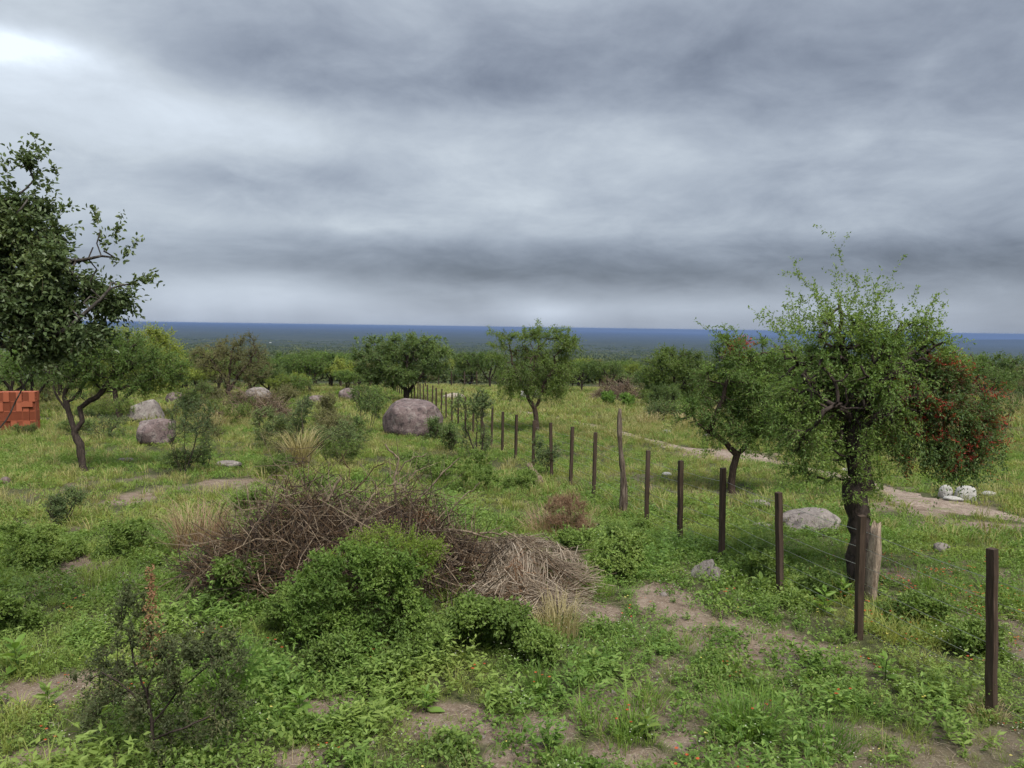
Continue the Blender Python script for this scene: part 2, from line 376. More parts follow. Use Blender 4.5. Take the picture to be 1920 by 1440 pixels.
A, R = np.meshgrid(angs, rad); X = R * np.sin(A); Y = R * np.cos(A); Z = zfun(X, Y)
nr, na = X.shape
V = np.stack((X, Y, Z), -1).reshape(-1, 3)
i = np.arange(nr - 1)[:, None] * na; j = np.arange(na)[None]; j2 = (j + 1) % na
Q = np.stack((i + j, i + na + j, i + na + j2, i + j2), -1).reshape(-1, 4)[:, ::-1]
c_i = len(V); V = np.vstack((V, [[0, 0, float(zfun(0, 0))]]))
T = np.stack((np.full(na, c_i), np.arange(na), (np.arange(na) + 1) % na), -1)[:, ::-1]
gm = mesh_of('ground', V, quads=Q, tris=T, mat=SOIL, smooth=True)
far_a = sstep(60, 170, np.hypot(V[:, 0], V[:, 1])); ba = bare_mask(V[:, 0], V[:, 1])
for nm, arr in (('far', far_a), ('bare', ba)):
    q = gm.attributes.new(nm, 'FLOAT', 'POINT'); q.data.foreach_set('value', arr.astype(np.float32))
tag(link('ground', gm), 'hillside of brown soil falling away to a wide dark plain', 'ground', kind='structure')

# dirt track beyond the fence
def ribbon(name, pts, widths, mat, label):
    P = np.array([at(*p)[:2] for p in pts]); d = np.concatenate(([0], np.cumsum(np.linalg.norm(np.diff(P, axis=0), axis=1))))
    s = np.arange(0, d[-1], .12); x = np.interp(s, d, P[:, 0]); y = np.interp(s, d, P[:, 1]); wd = np.interp(s, d, widths)
    for _ in range(30): x[1:-1] = (x[:-2] + x[2:]) / 2; y[1:-1] = (y[:-2] + y[2:]) / 2
    tx = np.gradient(x); ty = np.gradient(y); l = np.hypot(tx, ty); nx, ny = -ty / l, tx / l
    k = np.linspace(-1, 1, 9); vs = []
    fade = np.minimum(1, np.minimum(s, s[-1] - s) / 1.0)
    e1 = (1 + .9 * fbm(s / .7, 0 * s, 51, 6)) * wd * fade + .01; e2 = (1 + .9 * fbm(s / .7, 0 * s + 9, 57, 6)) * wd * fade + .01
    for kk in k:
        off = np.where(kk < 0, kk * e1, kk * e2)
        xx = x + nx * off; yy = y + ny * off
        vs.append(np.stack((xx, yy, zfun(xx, yy) + .022 * (1 - kk ** 4) - .012 * kk ** 4), -1))
    vs = np.array(vs); m_, n_ = vs.shape[:2]; idx = np.arange(m_ * n_).reshape(m_, n_)
    q = np.stack((idx[:-1, :-1], idx[1:, :-1], idx[1:, 1:], idx[:-1, 1:]), -1).reshape(-1, 4)
    tag(link(name, mesh_of(name, vs.reshape(-1, 3), quads=q, mat=mat, smooth=True)), label, 'path', kind='structure')
    return np.stack((x, y), -1), wd
TRACKS = [ribbon('path', [(955, 768), (1000, 776), (1060, 788), (1120, 802), (1185, 818), (1250, 836), (1330, 849), (1400, 856), (1470, 868), (1560, 890), (1640, 914), (1720, 938), (1800, 955), (1960, 985)],
                 [.28, .30, .34, .34, .28, .32, .6, .7, .3, .32, .5, .65, .5, .4], PATHM, 'worn pale dirt track crossing the grass beyond the fence')]
def track_mask(x, y):
    r = np.ones_like(x)
    for P, wd in TRACKS:
        for k in range(0, len(P), 4):
            r = np.minimum(r, sstep(.7, 1.25, np.hypot(x - P[k, 0], y - P[k, 1]) / (wd[k] + .02)))
    return (1 - r) * .88

# ------------------------------------------------------------------ plant growing
def unit(v): return v / (np.linalg.norm(v, axis=-1, keepdims=True) + 1e-9)
def rand_dirs(n): return unit(RNG.normal(size=(n, 3)))
def fill_blobs(blobs, n, hollow=.35):
    """points spread through a crown made of ellipsoids (centre, radii), denser towards the outside"""
    vol = np.array([b[1][0] * b[1][1] * b[1][2] for b in blobs]) ** .8; k = RNG.choice(len(blobs), n, p=vol / vol.sum())
    c = np.array([b[0] for b in blobs])[k]; r = np.array([b[1] for b in blobs])[k]
    rr = (hollow ** 3 + (1 - hollow ** 3) * RNG.random(n)) ** (1 / 3)
    return c + r * rand_dirs(n) * rr[:, None]
def grow(limbs, attr, step, kill, wob=.25, up=.0, maxn=2600):
    """space colonisation from given limbs (polylines of x, y, z) towards the points attr"""
    pos_, par, = [], []
    for li in limbs:
        li = np.asarray(li, float)
        if pos_:
            dd = np.linalg.norm(np.array(pos_) - li[0], axis=1); prev = int(dd.argmin())
        else:
            pos_.append(li[0]); par.append(-1); prev = 0
        for a, b in zip(li[:-1], li[1:]):
            n = max(1, int(round(np.linalg.norm(b - a) / (step * 1.0))))
            for k in range(1, n + 1):
                q = a + (b - a) * k / n
                if k < n: q = q + RNG.normal(size=3) * step * .10
                pos_.append(q); par.append(prev); prev = len(pos_) - 1
    n_limb = len(pos_)
    P = np.array(pos_); A = attr.copy()
    d = np.full(len(A), 1e9); near = np.zeros(len(A), int)
    def upd(i0):
        nonlocal d, near
        for k in range(i0, len(P)):
            dk = ((A - P[k]) ** 2).sum(1); mk = dk < d; d[mk] = dk[mk]; near[mk] = k
    # roots grow only from the upper half of the limbs
    upd(0)
    for it in range(200):
        alive = d > kill * kill
        A, d, near = A[alive], d[alive], near[alive]
        if not len(A) or len(P) > maxn: break
        u_, inv = np.unique(near, return_inverse=True)
        v = unit(A - P[near]); acc = np.zeros((len(u_), 3)); np.add.at(acc, inv, v)
        acc = unit(unit(acc) + RNG.normal(size=acc.shape) * wob + np.array((0, 0, up)))
        new = P[u_] + acc * step
        ok = np.array([True] * len(new))
        i0 = len(P); P = np.vstack((P, new[ok])); par += [int(x) for x in u_[ok]]
        upd(i0)
        if it > 150: break
    par = np.array(par)
    cnt = np.zeros(len(P)); kids = np.zeros(len(P), int)
    for k in range(len(P) - 1, 0, -1):
        if kids[k] == 0: cnt[k] = max(cnt[k], 1)
        cnt[par[k]] += cnt[k]; kids[par[k]] += 1
    cnt = np.maximum(cnt, 1)
    return P, par, cnt, n_limb
def tubes(P, par, rad, mat, name='trunk', sides_max=8):
    V, Q, T = [], [], []; ring = {}
    best = {}
    for k in range(1, len(P)):
        p = par[k]
        if p not in best or rad[k] > rad[best[p]]: best[p] = k
    def mk(c, d, r, ref, s):
        d = d / (np.linalg.norm(d) + 1e-9)
        a = ref - d * np.dot(ref, d)
        if np.linalg.norm(a) < 1e-4: a = np.cross(d, (1, .3, .2))
        a = a / np.linalg.norm(a); b = np.cross(d, a)
        i0 = sum_[0]; th = np.arange(s) * 2 * math.pi / s
        rr = r * (1 + (.10 * RNG.normal(size=s) if r > .02 else 0))
        V.append(c + (np.cos(th) * rr)[:, None] * a + (np.sin(th) * rr)[:, None] * b); sum_[0] += s
        return (i0, s, a)
    sum_ = [0]
    for k in range(1, len(P)):
        p = par[k]; d = P[k] - P[p]
        if p in ring and best[p] == k: r0_ = ring[p]
        else:
            s = 3 if rad[k] < .006 else 4 if rad[k] < .012 else 6 if rad[k] < .04 else sides_max
            r0_ = mk(P[p], d, rad[k] if p != 0 else rad[0], np.array((.3, 1, .1)), s)
        dn = d if k not in best else (P[best[k]] - P[k]) / (np.linalg.norm(P[best[k]] - P[k]) + 1e-9) + d / (np.linalg.norm(d) + 1e-9)
        r1 = mk(P[k], dn, rad[k], r0_[2], r0_[1]); ring[k] = r1
        s = r0_[1]; a = np.arange(s); b = (a + 1) % s
        Q.append(np.stack((r0_[0] + a, r0_[0] + b, r1[0] + b, r1[0] + a), -1))
    return mesh_of(name, np.vstack(V), quads=np.vstack(Q), mat=mat, smooth=True)
def leaf_arrays(p, ax, nm, L, Wd, ovate=False, fold=.25):
    ax = unit(ax); sd = unit(np.cross(ax, nm)); nm = np.cross(sd, ax); n = len(p)
    L = np.broadcast_to(np.asarray(L, float), (n,))[:, None]; Wd = np.broadcast_to(np.asarray(Wd, float), (n,))[:, None]
    if ovate:
        vs = np.stack((p, p + ax * L * .3 + sd * Wd * .45 + nm * Wd * fold, p + ax * L * .68 + sd * Wd * .40 + nm * Wd * fold * .7,
                       p + ax * L - nm * L * .12, p + ax * L * .68 - sd * Wd * .40 + nm * Wd * fold * .7, p + ax * L * .3 - sd * Wd * .45 + nm * Wd * fold), 1)
        b = np.arange(n)[:, None] * 6
        q = np.concatenate((b + np.array([[0, 1, 2, 3]]), b + np.array([[0, 3, 4, 5]])))
        return vs.reshape(-1, 3), q
    vs = np.stack((p, p + ax * L * .45 + sd * Wd * .5, p + ax * L - nm * L * .1, p + ax * L * .45 - sd * Wd * .5), 1)
    b = np.arange(n)[:, None] * 4
    return vs.reshape(-1, 3), b + np.array([[0, 1, 2, 3]])
def leaf_mesh(name, p, ax, nm, L, Wd, mat, ovate=False, rnd=None, fold=.25):
    v, q = leaf_arrays(p, ax, nm, L, Wd, ovate, fold)
    r = RNG.random(len(p)) if rnd is None else rnd
    return mesh_of(name, v, quads=q, mat=mat, rnd=np.repeat(r, 6 if ovate else 4))
def sprigs(base, dirs, n, length, per, leafL, leafW, droop=0.0, up=.35):
    """leafy sprigs on twig nodes: returns leaf placements and the sprigs' own polylines"""
    k = RNG.integers(0, len(base), n)
    d = unit(dirs[k] * .8 + RNG.normal(size=(n, 3)) * .65 + np.array((0, 0, up)))
    Ls = length * RNG.uniform(.4, 1.3, n)
    t_ = np.tile(np.linspace(.12, 1, per), (n, 1)) + RNG.uniform(-.04, .04, (n, per))
    gz = np.array((0, 0, -1.0)) * droop
    p = base[k][:, None] + d[:, None] * (Ls[:, None] * t_)[..., None] + gz * (Ls[:, None] * t_ ** 2)[..., None]
    ax = unit(d[:, None] * .5 + RNG.normal(size=(n, per, 3)) * .75 + gz * .5)
    nm = unit(RNG.normal(size=(n, per, 3)) * .6 + np.array((0, -.15, .8)))
    tips = base[k] + d * Ls[:, None] + gz * Ls[:, None]; mid = base[k] + d * Ls[:, None] * .5 + gz * Ls[:, None] * .25
    rr = np.clip(RNG.random((n, 1)) * .6 + RNG.random((n, per)) * .4, 0, 1)
    return p.reshape(-1, 3), ax.reshape(-1, 3), nm.reshape(-1, 3), rr.ravel(), base[k], mid, tips
def sticks(a, b, c, r, mat, name='twig'):
    """thin three-sided twigs a-b-c, all in one mesh"""
    n = len(a); d = unit(c - a); s1 = unit(np.cross(d, np.array((.2, .3, .93)))); s2 = np.cross(d, s1)
    r = np.broadcast_to(np.asarray(r, float), (n,))[:, None]
    vs = []
    for q, f in ((a, 1.0), (b, .75), (c, .35)):
        for th in (0, 2.09, 4.19): vs.append(q + (s1 * math.cos(th) + s2 * math.sin(th)) * r * f)
    vs = np.stack(vs, 1).reshape(-1, 3); o = np.arange(n)[:, None] * 9; Q = []
    for l in (0, 3):
        for e in range(3):
            f = (e + 1) % 3; Q.append(o + np.array([[l + e, l + f, l + 3 + f, l + 3 + e]]))
    return vs, np.concatenate(Q)
def plant(name, label, cat, base, limbs, blobs, r_trunk, leaf, bark, n_attr=420, step=.14, kill=.2, n_sprig=2500, slen=.16, per=7,
          leafL=.035, leafW=.012, droop=0, up=.3, ovate=False, group=None, shoots=None, clumpy=None, thin=.36, extra_twigs=True, crown='crown', stem='trunk', wob=.28, twig_r=.0022, hollow=.35, maxcnt=5, tip=None):
    """a woody plant; base in world space, limbs and blobs in world space too"""
    global RNG
    RNG = np.random.default_rng(zlib.crc32((label + str(np.round(base, 1))).encode()) if label != 'x' else RNG.integers(1 << 30))
    base = np.asarray(base, float)
    root = empty(name, base, label, cat, group)
    limbs = [np.asarray(l, float) - base for l in limbs]; blobs = [(np.asarray(c, float) - base, np.asarray(r, float)) for c, r in blobs]
    P, par, cnt, nl = grow(limbs, fill_blobs(blobs, n_attr, hollow), step, kill, wob)
    ex = 1 / 2.25
    tp = tip or max(.0025, r_trunk / cnt[0] ** ex)
    rad = tp * cnt ** ex; rad *= min(1.0, r_trunk / rad[0]) if rad[0] > r_trunk else 1
    rad = np.maximum(rad, .0022); rad[0] *= 1.3
    pd = np.zeros_like(P); pd[1:] = unit(P[1:] - P[par[1:]])
    tipn = np.where((cnt <= maxcnt) & (np.arange(len(P)) >= nl))[0]
    if clumpy is not None and len(tipn) > 30:
        q_ = P[tipn] / clumpy; f_ = fbm(q_[:, 0] + .7 * q_[:, 1], q_[:, 2] - .6 * q_[:, 1], 830, 2); tipn = tipn[f_ > np.quantile(f_, thin)]
    if len(tipn) < 8: tipn = np.arange(len(P) // 2, len(P))
    out = sprigs(P[tipn], pd[tipn], n_sprig, slen, per, leafL, leafW, droop, up)
    lp, la, ln, lr, ta, tb, tc_ = out
    q_ = lp / (clumpy or slen * 3); lr = np.clip(lr * .6 + .2 + .55 * fbm(q_[:, 0] + q_[:, 1], q_[:, 2] - q_[:, 1], 840, 2), 0, 1)
    if shoots:                                   # long leafy whips, given as polylines, with short side shoots
        more = []
        for sh in shoots:
            sh = np.asarray(sh, float); L_ = np.linalg.norm(sh[-1] - sh[0])
            for _ in range(int(5 * min(1, L_ / .35))):
                i0 = RNG.integers(0, len(sh) - 1); q0_ = sh[i0] + (sh[i0 + 1] - sh[i0]) * RNG.random(); d_ = unit(unit(sh[i0 + 1] - sh[i0]) * .8 + RNG.normal(size=3) * .7)
                more.append([q0_, q0_ + d_ * L_ * RNG.uniform(.12, .34)])
        shoots = list(shoots) + more
        for sh in shoots:
            sh = np.asarray(sh, float) - base; dl = np.concatenate(([0], np.cumsum(np.linalg.norm(np.diff(sh, axis=0), axis=1))))
            n = max(6, int(dl[-1] / .011)); s = RNG.random(n) * dl[-1]
            q = np.stack([np.interp(s, dl, sh[:, c]) for c in range(3)], -1) + RNG.normal(size=(n, 3)) * leafL * .35
            lp = np.vstack((lp, q)); la = np.vstack((la, rand_dirs(n) + unit(sh[-1] - sh[0]) * .6)); ln = np.vstack((ln, rand_dirs(n) + np.array((0, 0, .7))))
            lr = np.concatenate((lr, .45 + .55 * RNG.random(n)))
            m_ = (sh[:-1] + sh[1:]) / 2; ta = np.vstack((ta, sh[:-1])); tb = np.vstack((tb, m_)); tc_ = np.vstack((tc_, sh[1:]))
    tr = link(stem, tubes(P, par, rad, bark, stem), root)
    sz = RNG.uniform(.7, 1.25, len(lp))
    cr = link(crown, leaf_mesh(crown, lp, la, ln, leafL * sz, leafW * sz, leaf, ovate, lr), root)
    if extra_twigs:
        v, q = sticks(ta, tb, tc_, twig_r * .6, bark); link('twig_spray', mesh_of('twig_spray', v, quads=q, mat=TWIG), tr)['kind'] = 'stuff'
    return root, P, pd, tipn
def px_blobs(depth, spec):
    """crown ellipsoids given as picture position and half sizes at a distance; depth offset and depth radius in metres"""
    out = []
    for s in spec:
        px, py, rx, ry = s[:4]; dd = s[4] if len(s) > 4 else 0; k = (depth + dd) / F_PX
        rz = s[5] if len(s) > 5 else (rx + ry) * .5 * k
        out.append((dep(px, py, depth + dd), (rx * k, rz, ry * k)))
    return out
def px_line(depth, pts): return [dep(p[0], p[1], depth + (p[2] if len(p) > 2 else 0)) for p in pts]

# ------------------------------------------------------------------ the trees one can tell apart
# acacia-like tree beside the fence, with hanging sprays and a red-flowering clump
b = at(1614, 1112); dp = depth_of(b)
bl = px_blobs(dp, [(1610, 675, 125, 70), (1560, 625, 60, 40), (1600, 720, 130, 90), (1540, 740, 70, 80), (1690, 660, 90, 60), (1660, 630, 50, 35), (1725, 640, 40, 28), (1625, 790, 70, 50),
                   (1500, 760, 48, 65), (1745, 670, 45, 35), (1520, 840, 55, 50), (1570, 820, 50, 40), (1490, 690, 40, 55)])
limbs = [[b + np.array((0, 0, -.1))] + px_line(dp, [(1612, 1060), (1617, 1000), (1606, 950), (1600, 915), (1618, 905), (1612, 870), (1603, 830)]) + px_line(dp, [(1598, 780), (1600, 720)]),
         px_line(dp, [(1600, 800), (1560, 740, .2), (1530, 690, .3)]), px_line(dp, [(1598, 780), (1640, 730, -.3), (1690, 690, -.3)]), px_line(dp, [(1600, 720), (1575, 640, .1), (1575, 560, .1)]),
         px_line(dp, [(1603, 815), (1660, 770, -.2), (1720, 740, -.1)]), px_line(dp, [(1602, 800), (1640, 740, .4), (1660, 640, .5)]), px_line(dp, [(1598, 790), (1570, 760, -.4), (1545, 770, -.6)])]
def whip(dpt, pts, dd=0): return [dep(x, y, dpt + dd) for x, y in pts]
sh = [whip(dp, [(1585, 570), (1590, 520), (1572, 470), (1557, 437)]), whip(dp, [(1540, 560), (1515, 540), (1497, 510), (1482, 482)]), whip(dp, [(1530, 545), (1495, 515), (1464, 512)]),
      whip(dp, [(1620, 560), (1626, 525), (1628, 505)]), whip(dp, [(1690, 590), (1710, 560), (1722, 541)]), whip(dp, [(1700, 620), (1735, 590), (1752, 558), (1768, 575)]), whip(dp, [(1650, 570), (1660, 545), (1690, 540)]),
      whip(dp, [(1500, 650), (1475, 610), (1455, 595)]), whip(dp, [(1720, 640), (1760, 625), (1788, 655)]), whip(dp, [(1510, 620), (1490, 585), (1480, 570)]), whip(dp, [(1640, 600), (1648, 560), (1640, 535)]),
      whip(dp, [(1560, 600), (1535, 560), (1525, 530)]), whip(dp, [(1590, 600), (1608, 545), (1600, 515)])]
for k in range(34):                              # hanging sprays under the crown
    x0 = random.choice([random.uniform(1465, 1570), random.uniform(1470, 1560), random.uniform(1610, 1650)]); y0 = random.uniform(790, 840); l = random.uniform(40, 85) if x0 < 1570 else random.uniform(30, 120)
    dd = random.uniform(-.6, .5); sh.append(whip(dp, [(x0, y0), (x0 + random.uniform(-12, 12), y0 + l * .5), (x0 + random.uniform(-18, 18), y0 + l)], dd))
for k in range(16):
    x0 = random.uniform(1590, 1650); y0 = random.uniform(840, 930); dd = random.uniform(-.35, .1)
    sh.append(whip(dp, [(x0, y0), (x0 + random.uniform(-20, 40), y0 + 20), (x0 + random.uniform(-40, 70), y0 + random.uniform(30, 60))], dd))
for k in range(72):
    x0 = random.uniform(1480, 1740); y0 = 585 + abs(x0 - 1590) * .35 + random.uniform(0, 60); a_ = random.uniform(-.9, .9) + (x0 - 1600) / 260; l = random.uniform(45, 115)
    sh.append(whip(dp, [(x0, y0), (x0 + math.sin(a_) * l * .5 + random.uniform(-6, 6), y0 - math.cos(a_) * l * .5), (x0 + math.sin(a_) * l, y0 - math.cos(a_) * l)], random.uniform(-.5, .5)))
MAIN, P_, pd_, tn_ = plant('acacia_tree', 'tall thorn tree with red-flowering clump and hanging leafy sprays beside the fence', 'tree', b, limbs, bl, .135, L_ACA, BARK,
                           n_attr=1100, step=.10, kill=.13, n_sprig=4000, slen=.30, per=12, leafL=.037, leafW=.016, droop=.5, up=.2, clumpy=.32, thin=.5, shoots=sh, wob=.35, twig_r=.002)
# the hanging, darker right-hand bough with its red flowers
bl2 = px_blobs(dp, [(1760, 760, 90, 60), (1720, 800, 70, 50), (1800, 800, 75, 70), (1840, 760, 45, 45), (1790, 850, 60, 40), (1700, 740, 50, 50), (1760, 700, 60, 35), (1850, 820, 30, 40), (1690, 790, 45, 45), (1720, 840, 45, 30)])
base = np.array(MAIN.location)
P2, par2, c2, n2 = grow([np.array(px_line(dp, [(1605, 810), (1660, 760, -.2), (1720, 745, -.2)])) - base, np.array(px_line(dp, [(1660, 760, -.2), (1760, 780, -.1), (1810, 800)])) - base],
                        fill_blobs([(c - base, r) for c, r in bl2], 420, .3), .10, .14, .35)
pd2 = np.zeros_like(P2); pd2[1:] = unit(P2[1:] - P2[par2[1:]]); tp2 = np.where(c2 <= 4)[0][1:]
r2 = np.maximum(.0025, .0035 * c2 ** .42)
bough = link('hanging_bough', tubes(P2, par2, r2, BARK, 'hanging_bough'), MAIN)
lp, la, ln, lr, ta, tb, tc_ = sprigs(P2[tp2], pd2[tp2], 3000, .20, 8, .03, .01, .5, 0)
link('crown', leaf_mesh('crown', lp, la, ln, .040, .016, L_ACA_D, rnd=lr), bough)
hang_p, hang_d = [], []
for k in range(120):
    x0 = random.uniform(1680, 1885); y0 = random.uniform(800, 850); l = random.uniform(40, 95) if 1740 < x0 < 1860 else random.uniform(20, 50); dd = random.uniform(-.5, .5)
    s0, s1 = dep(x0, y0, dp + dd) - base, dep(x0 + random.uniform(-15, 15), y0 + l, dp + dd) - base
    n = int(l * .6); f = RNG.random(n)[:, None]; hang_p.append(s0 + (s1 - s0) * f + RNG.normal(size=(n, 3)) * .018)
hp = np.vstack(hang_p); link('hanging_spray', leaf_mesh('hanging_spray', hp, rand_dirs(len(hp)) + np.array((0, 0, -.6)), rand_dirs(len(hp)) + np.array((0, 0, .7)), .04, .018, L_ACA_D), bough)
lp, la, ln, lr, ta, tb, tc_ = sprigs(P2[tp2], pd2[tp2], 1300, .26, 10, .03, .008, .1, .1)
msk = fbm(lp[:, 0] * 4, lp[:, 2] * 4, 71) > -.02; lp, la, ln, lr = lp[msk], la[msk], ln[msk], lr[msk]
rf = link('red_flower_cluster', leaf_mesh('red_flower_cluster', lp, la, ln, .045, .009, RED, rnd=lr), MAIN); rf['label'] = 'narrow red flowers of the parasitic clump'
lp, la, ln, lr, ta, tb, tc_ = sprigs(P2[tp2], pd2[tp2], 1100, .24, 6, .03, .008, .1, .1)
link('red_leaf', leaf_mesh('red_leaf', lp, la, ln, .05, .012, leaf_mat('dark_red_leaf', [(0, (.035, .035, .015)), (.6, (.09, .045, .022)), (1, (.16, .05, .025))], .25), rnd=lr), rf)

# forked tree between the tall one and the track
b = at(1375, 925); dp = depth_of(b)
bl = px_blobs(dp, [(1390, 720, 90, 60), (1340, 770, 60, 45), (1440, 760, 70, 60), (1390, 790, 80, 40), (1430, 690, 60, 40), (1375, 660, 45, 28), (1305, 785, 38, 34), (1480, 700, 50, 60), (1470, 790, 50, 40), (1350, 710, 55, 45), (1490, 745, 48, 60), (1455, 665, 45, 32), (1310, 770, 45, 35)])
sh = [whip(dp, [(1400, 650), (1360, 635), (1330, 618), (1304, 602)]), whip(dp, [(1365, 650), (1362, 620), (1357, 612)]), whip(dp, [(1370, 650), (1380, 625), (1371, 612)])]
for k in range(22):
    x0 = random.uniform(1310, 1500); y0 = random.uniform(800, 825); sh.append(whip(dp, [(x0, y0), (x0 + random.uniform(-8, 8), y0 + 22), (x0, y0 + random.uniform(25, 45))], random.uniform(-.6, .6)))
ft, P_, pd_, tn_ = plant('acacia_tree', 'low forked thorn tree with dark feathery crown beside the taller thorn tree', 'tree', b,
      [[b + np.array((0, 0, -.1))] + px_line(dp, [(1373, 890), (1378, 865), (1382, 852)]) + px_line(dp, [(1360, 830), (1330, 810), (1305, 790)]), px_line(dp, [(1382, 852), (1400, 830, .1), (1425, 810, .1), (1440, 760, .2)]), px_line(dp, [(1330, 810), (1350, 760, -.2), (1370, 700, -.2)])],
      bl, .075, L_ACA, BARK2, n_attr=820, step=.15, kill=.19, n_sprig=5600, slen=.34, per=10, leafL=.055, leafW=.022, clumpy=.42, thin=.22, droop=.25, up=.1, shoots=sh, wob=.32, twig_r=.003)
bs = np.array(ft.location); q = np.vstack([c - bs + r * rand_dirs(260) * (RNG.random((260, 1)) ** .4) for c, r in px_blobs(dp, [(1390, 648, 32, 17), (1375, 668, 25, 12)])])
link('red_flower_cluster', leaf_mesh('red_flower_cluster', q, rand_dirs(len(q)) + np.array((0, 0, .5)), rand_dirs(len(q)), .07, .018, RED), ft)['kind'] = 'stuff'

# feathery tree behind the fence, at the end of the track
b = at(1008, 812); dp = depth_of(b)
bl = px_blobs(dp, [(1000, 690, 55, 45), (1015, 650, 45, 40), (960, 650, 35, 25), (960, 700, 40, 35), (1045, 700, 35, 35), (1000, 725, 45, 20), (1055, 645, 25, 25)])
sh = []
for (x0, y0, x1, y1) in [(1005, 640, 1008, 601), (960, 640, 918, 620), (950, 655, 916, 640), (1020, 630, 1035, 612), (1050, 640, 1072, 615), (985, 635, 965, 625), (1060, 660, 1080, 640), (1040, 620, 1060, 615), (975, 640, 985, 615), (940, 670, 915, 665)]:
    for dd in (-.3, .3): sh.append(whip(dp, [(x0, y0), ((x0 + x1) / 2 + 2, (y0 + y1) / 2 + 3), (x1 + random.uniform(-5, 5), y1 + random.uniform(-3, 4))], dd))
for k in range(26):
    x0 = random.uniform(935, 1070); y0 = random.uniform(690, 725); sh.append(whip(dp, [(x0, y0), (x0 + random.uniform(-4, 4), y0 + 15), (x0, y0 + random.uniform(18, 35))], random.uniform(-.8, .8)))
plant('acacia_tree', 'slender feathery tree with leaning forked trunk standing behind the fence posts', 'tree', b,
      [[b + np.array((0, 0, -.1))] + px_line(dp, [(1005, 790), (1002, 765), (990, 745), (988, 730), (1000, 690), (1010, 650)]), px_line(dp, [(1003, 768), (1012, 745), (1018, 720), (1040, 690)]), px_line(dp, [(989, 740), (978, 715), (960, 680)])],
      bl, .095, L_FEA, BARK2, n_attr=460, step=.22, kill=.28, n_sprig=2200, thin=.5, clumpy=.6, slen=.55, per=9, leafL=.09, leafW=.028, droop=.45, up=.2, shoots=sh, wob=.32, twig_r=.004)

# dark broad-leaved tree that leans in from the side
dpl = 6.6; b = at(-260, 1190); b = dep(-260, 1190, dpl); b[2] = float(zfun(b[0], b[1]))
bl = px_blobs(dpl, [(15, 455, 90, 70), (90, 510, 85, 65), (40, 570, 115, 55), (160, 560, 90, 45), (50, 385, 42, 50), (190, 480, 50, 40), (10, 630, 100, 50), (120, 625, 90, 35), (60, 670, 70, 25), (-120, 480, 120, 130), (215, 545, 50, 28), (60, 310, 25, 25), (235, 530, 40, 18), (205, 435, 25, 25)])
sh = [whip(dpl, [(60, 380), (70, 320), (75, 278)]), whip(dpl, [(200, 470), (185, 420), (178, 392)]), whip(dpl, [(215, 460), (225, 420), (228, 400)]), whip(dpl, [(230, 540), (270, 520), (298, 535)]), whip(dpl, [(20, 400), (15, 330), (8, 292)]),
      whip(dpl, [(80, 380), (100, 340), (108, 325)]), whip(dpl, [(240, 540), (265, 525), (285, 512)]), whip(dpl, [(215, 500), (240, 470), (255, 450)]), whip(dpl, [(100, 400), (130, 385), (148, 385)])]
plant('broadleaf_tree', 'dense dark broad-leaved tree leaning over the red brick stack', 'tree', b,
      [[b + np.array((0, 0, -.1))] + px_line(dpl, [(-200, 1080), (-120, 960), (-40, 860), (10, 790), (50, 715), (60, 690)]), px_line(dpl, [(-40, 860), (-70, 760, .3), (-60, 640, .3), (-20, 540, .2), (30, 450, .2)]),
       px_line(dpl, [(-60, 650, .3), (60, 640), (130, 615, -.1), (190, 560, -.1)]), px_line(dpl, [(-20, 540, .2), (100, 500, .1), (190, 480)]), px_line(dpl, [(-60, 640, .3), (-110, 520, .5)])],
      bl, .06, L_TALA, bark_mat('lichened_bark', (.02, .018, .016), (.09, .08, .07), 14, (.17, .17, .155)), n_attr=1000, step=.11, kill=.15, n_sprig=6600, slen=.21, per=8, clumpy=.40, thin=.30, leafL=.044, leafW=.026, droop=.1, up=.15, ovate=True, shoots=sh, wob=.3, twig_r=.002)

# crooked little tree by the brick stack and its neighbour
b = at(161, 886); dp = depth_of(b)
bl = px_blobs(dp, [(150, 690, 70, 45), (215, 680, 70, 48), (270, 685, 60, 40), (200, 645, 75, 28), (115, 680, 45, 40), (245, 720, 50, 24), (320, 695, 35, 28)])
plant('thorn_tree', 'small crooked tree with dark leaning trunk beside the red brick stack', 'tree', b,
      [[b + np.array((0, 0, -.1))] + px_line(dp, [(152, 850), (140, 810), (128, 770), (120, 745)]) + px_line(dp, [(130, 720), (150, 690)]), px_line(dp, [(128, 775), (108, 745), (100, 725)]), px_line(dp, [(143, 815), (155, 790), (150, 765), (180, 745), (200, 720)]), px_line(dp, [(130, 760), (145, 740, .1), (165, 700, .2)])],
      bl, .085, L_ACA, BARK, n_attr=520, step=.16, kill=.2, n_sprig=4400, slen=.30, clumpy=.5, thin=.2, per=8, leafL=.05, leafW=.02, up=.1, wob=.35, twig_r=.003)
b = at(224, 782); dp = depth_of(b)
bl = px_blobs(dp, [(270, 680, 60, 45), (320, 690, 35, 35), (230, 650, 50, 35), (290, 640, 35, 22), (200, 690, 40, 40), (300, 720, 40, 20)])
sh = [whip(dp, [(290, 650), (283, 625), (281, 608)]), whip(dp, [(300, 650), (310, 630), (326, 622)]), whip(dp, [(250, 640), (240, 622), (232, 612)]), whip(dp, [(330, 680), (350, 680), (362, 700)])]
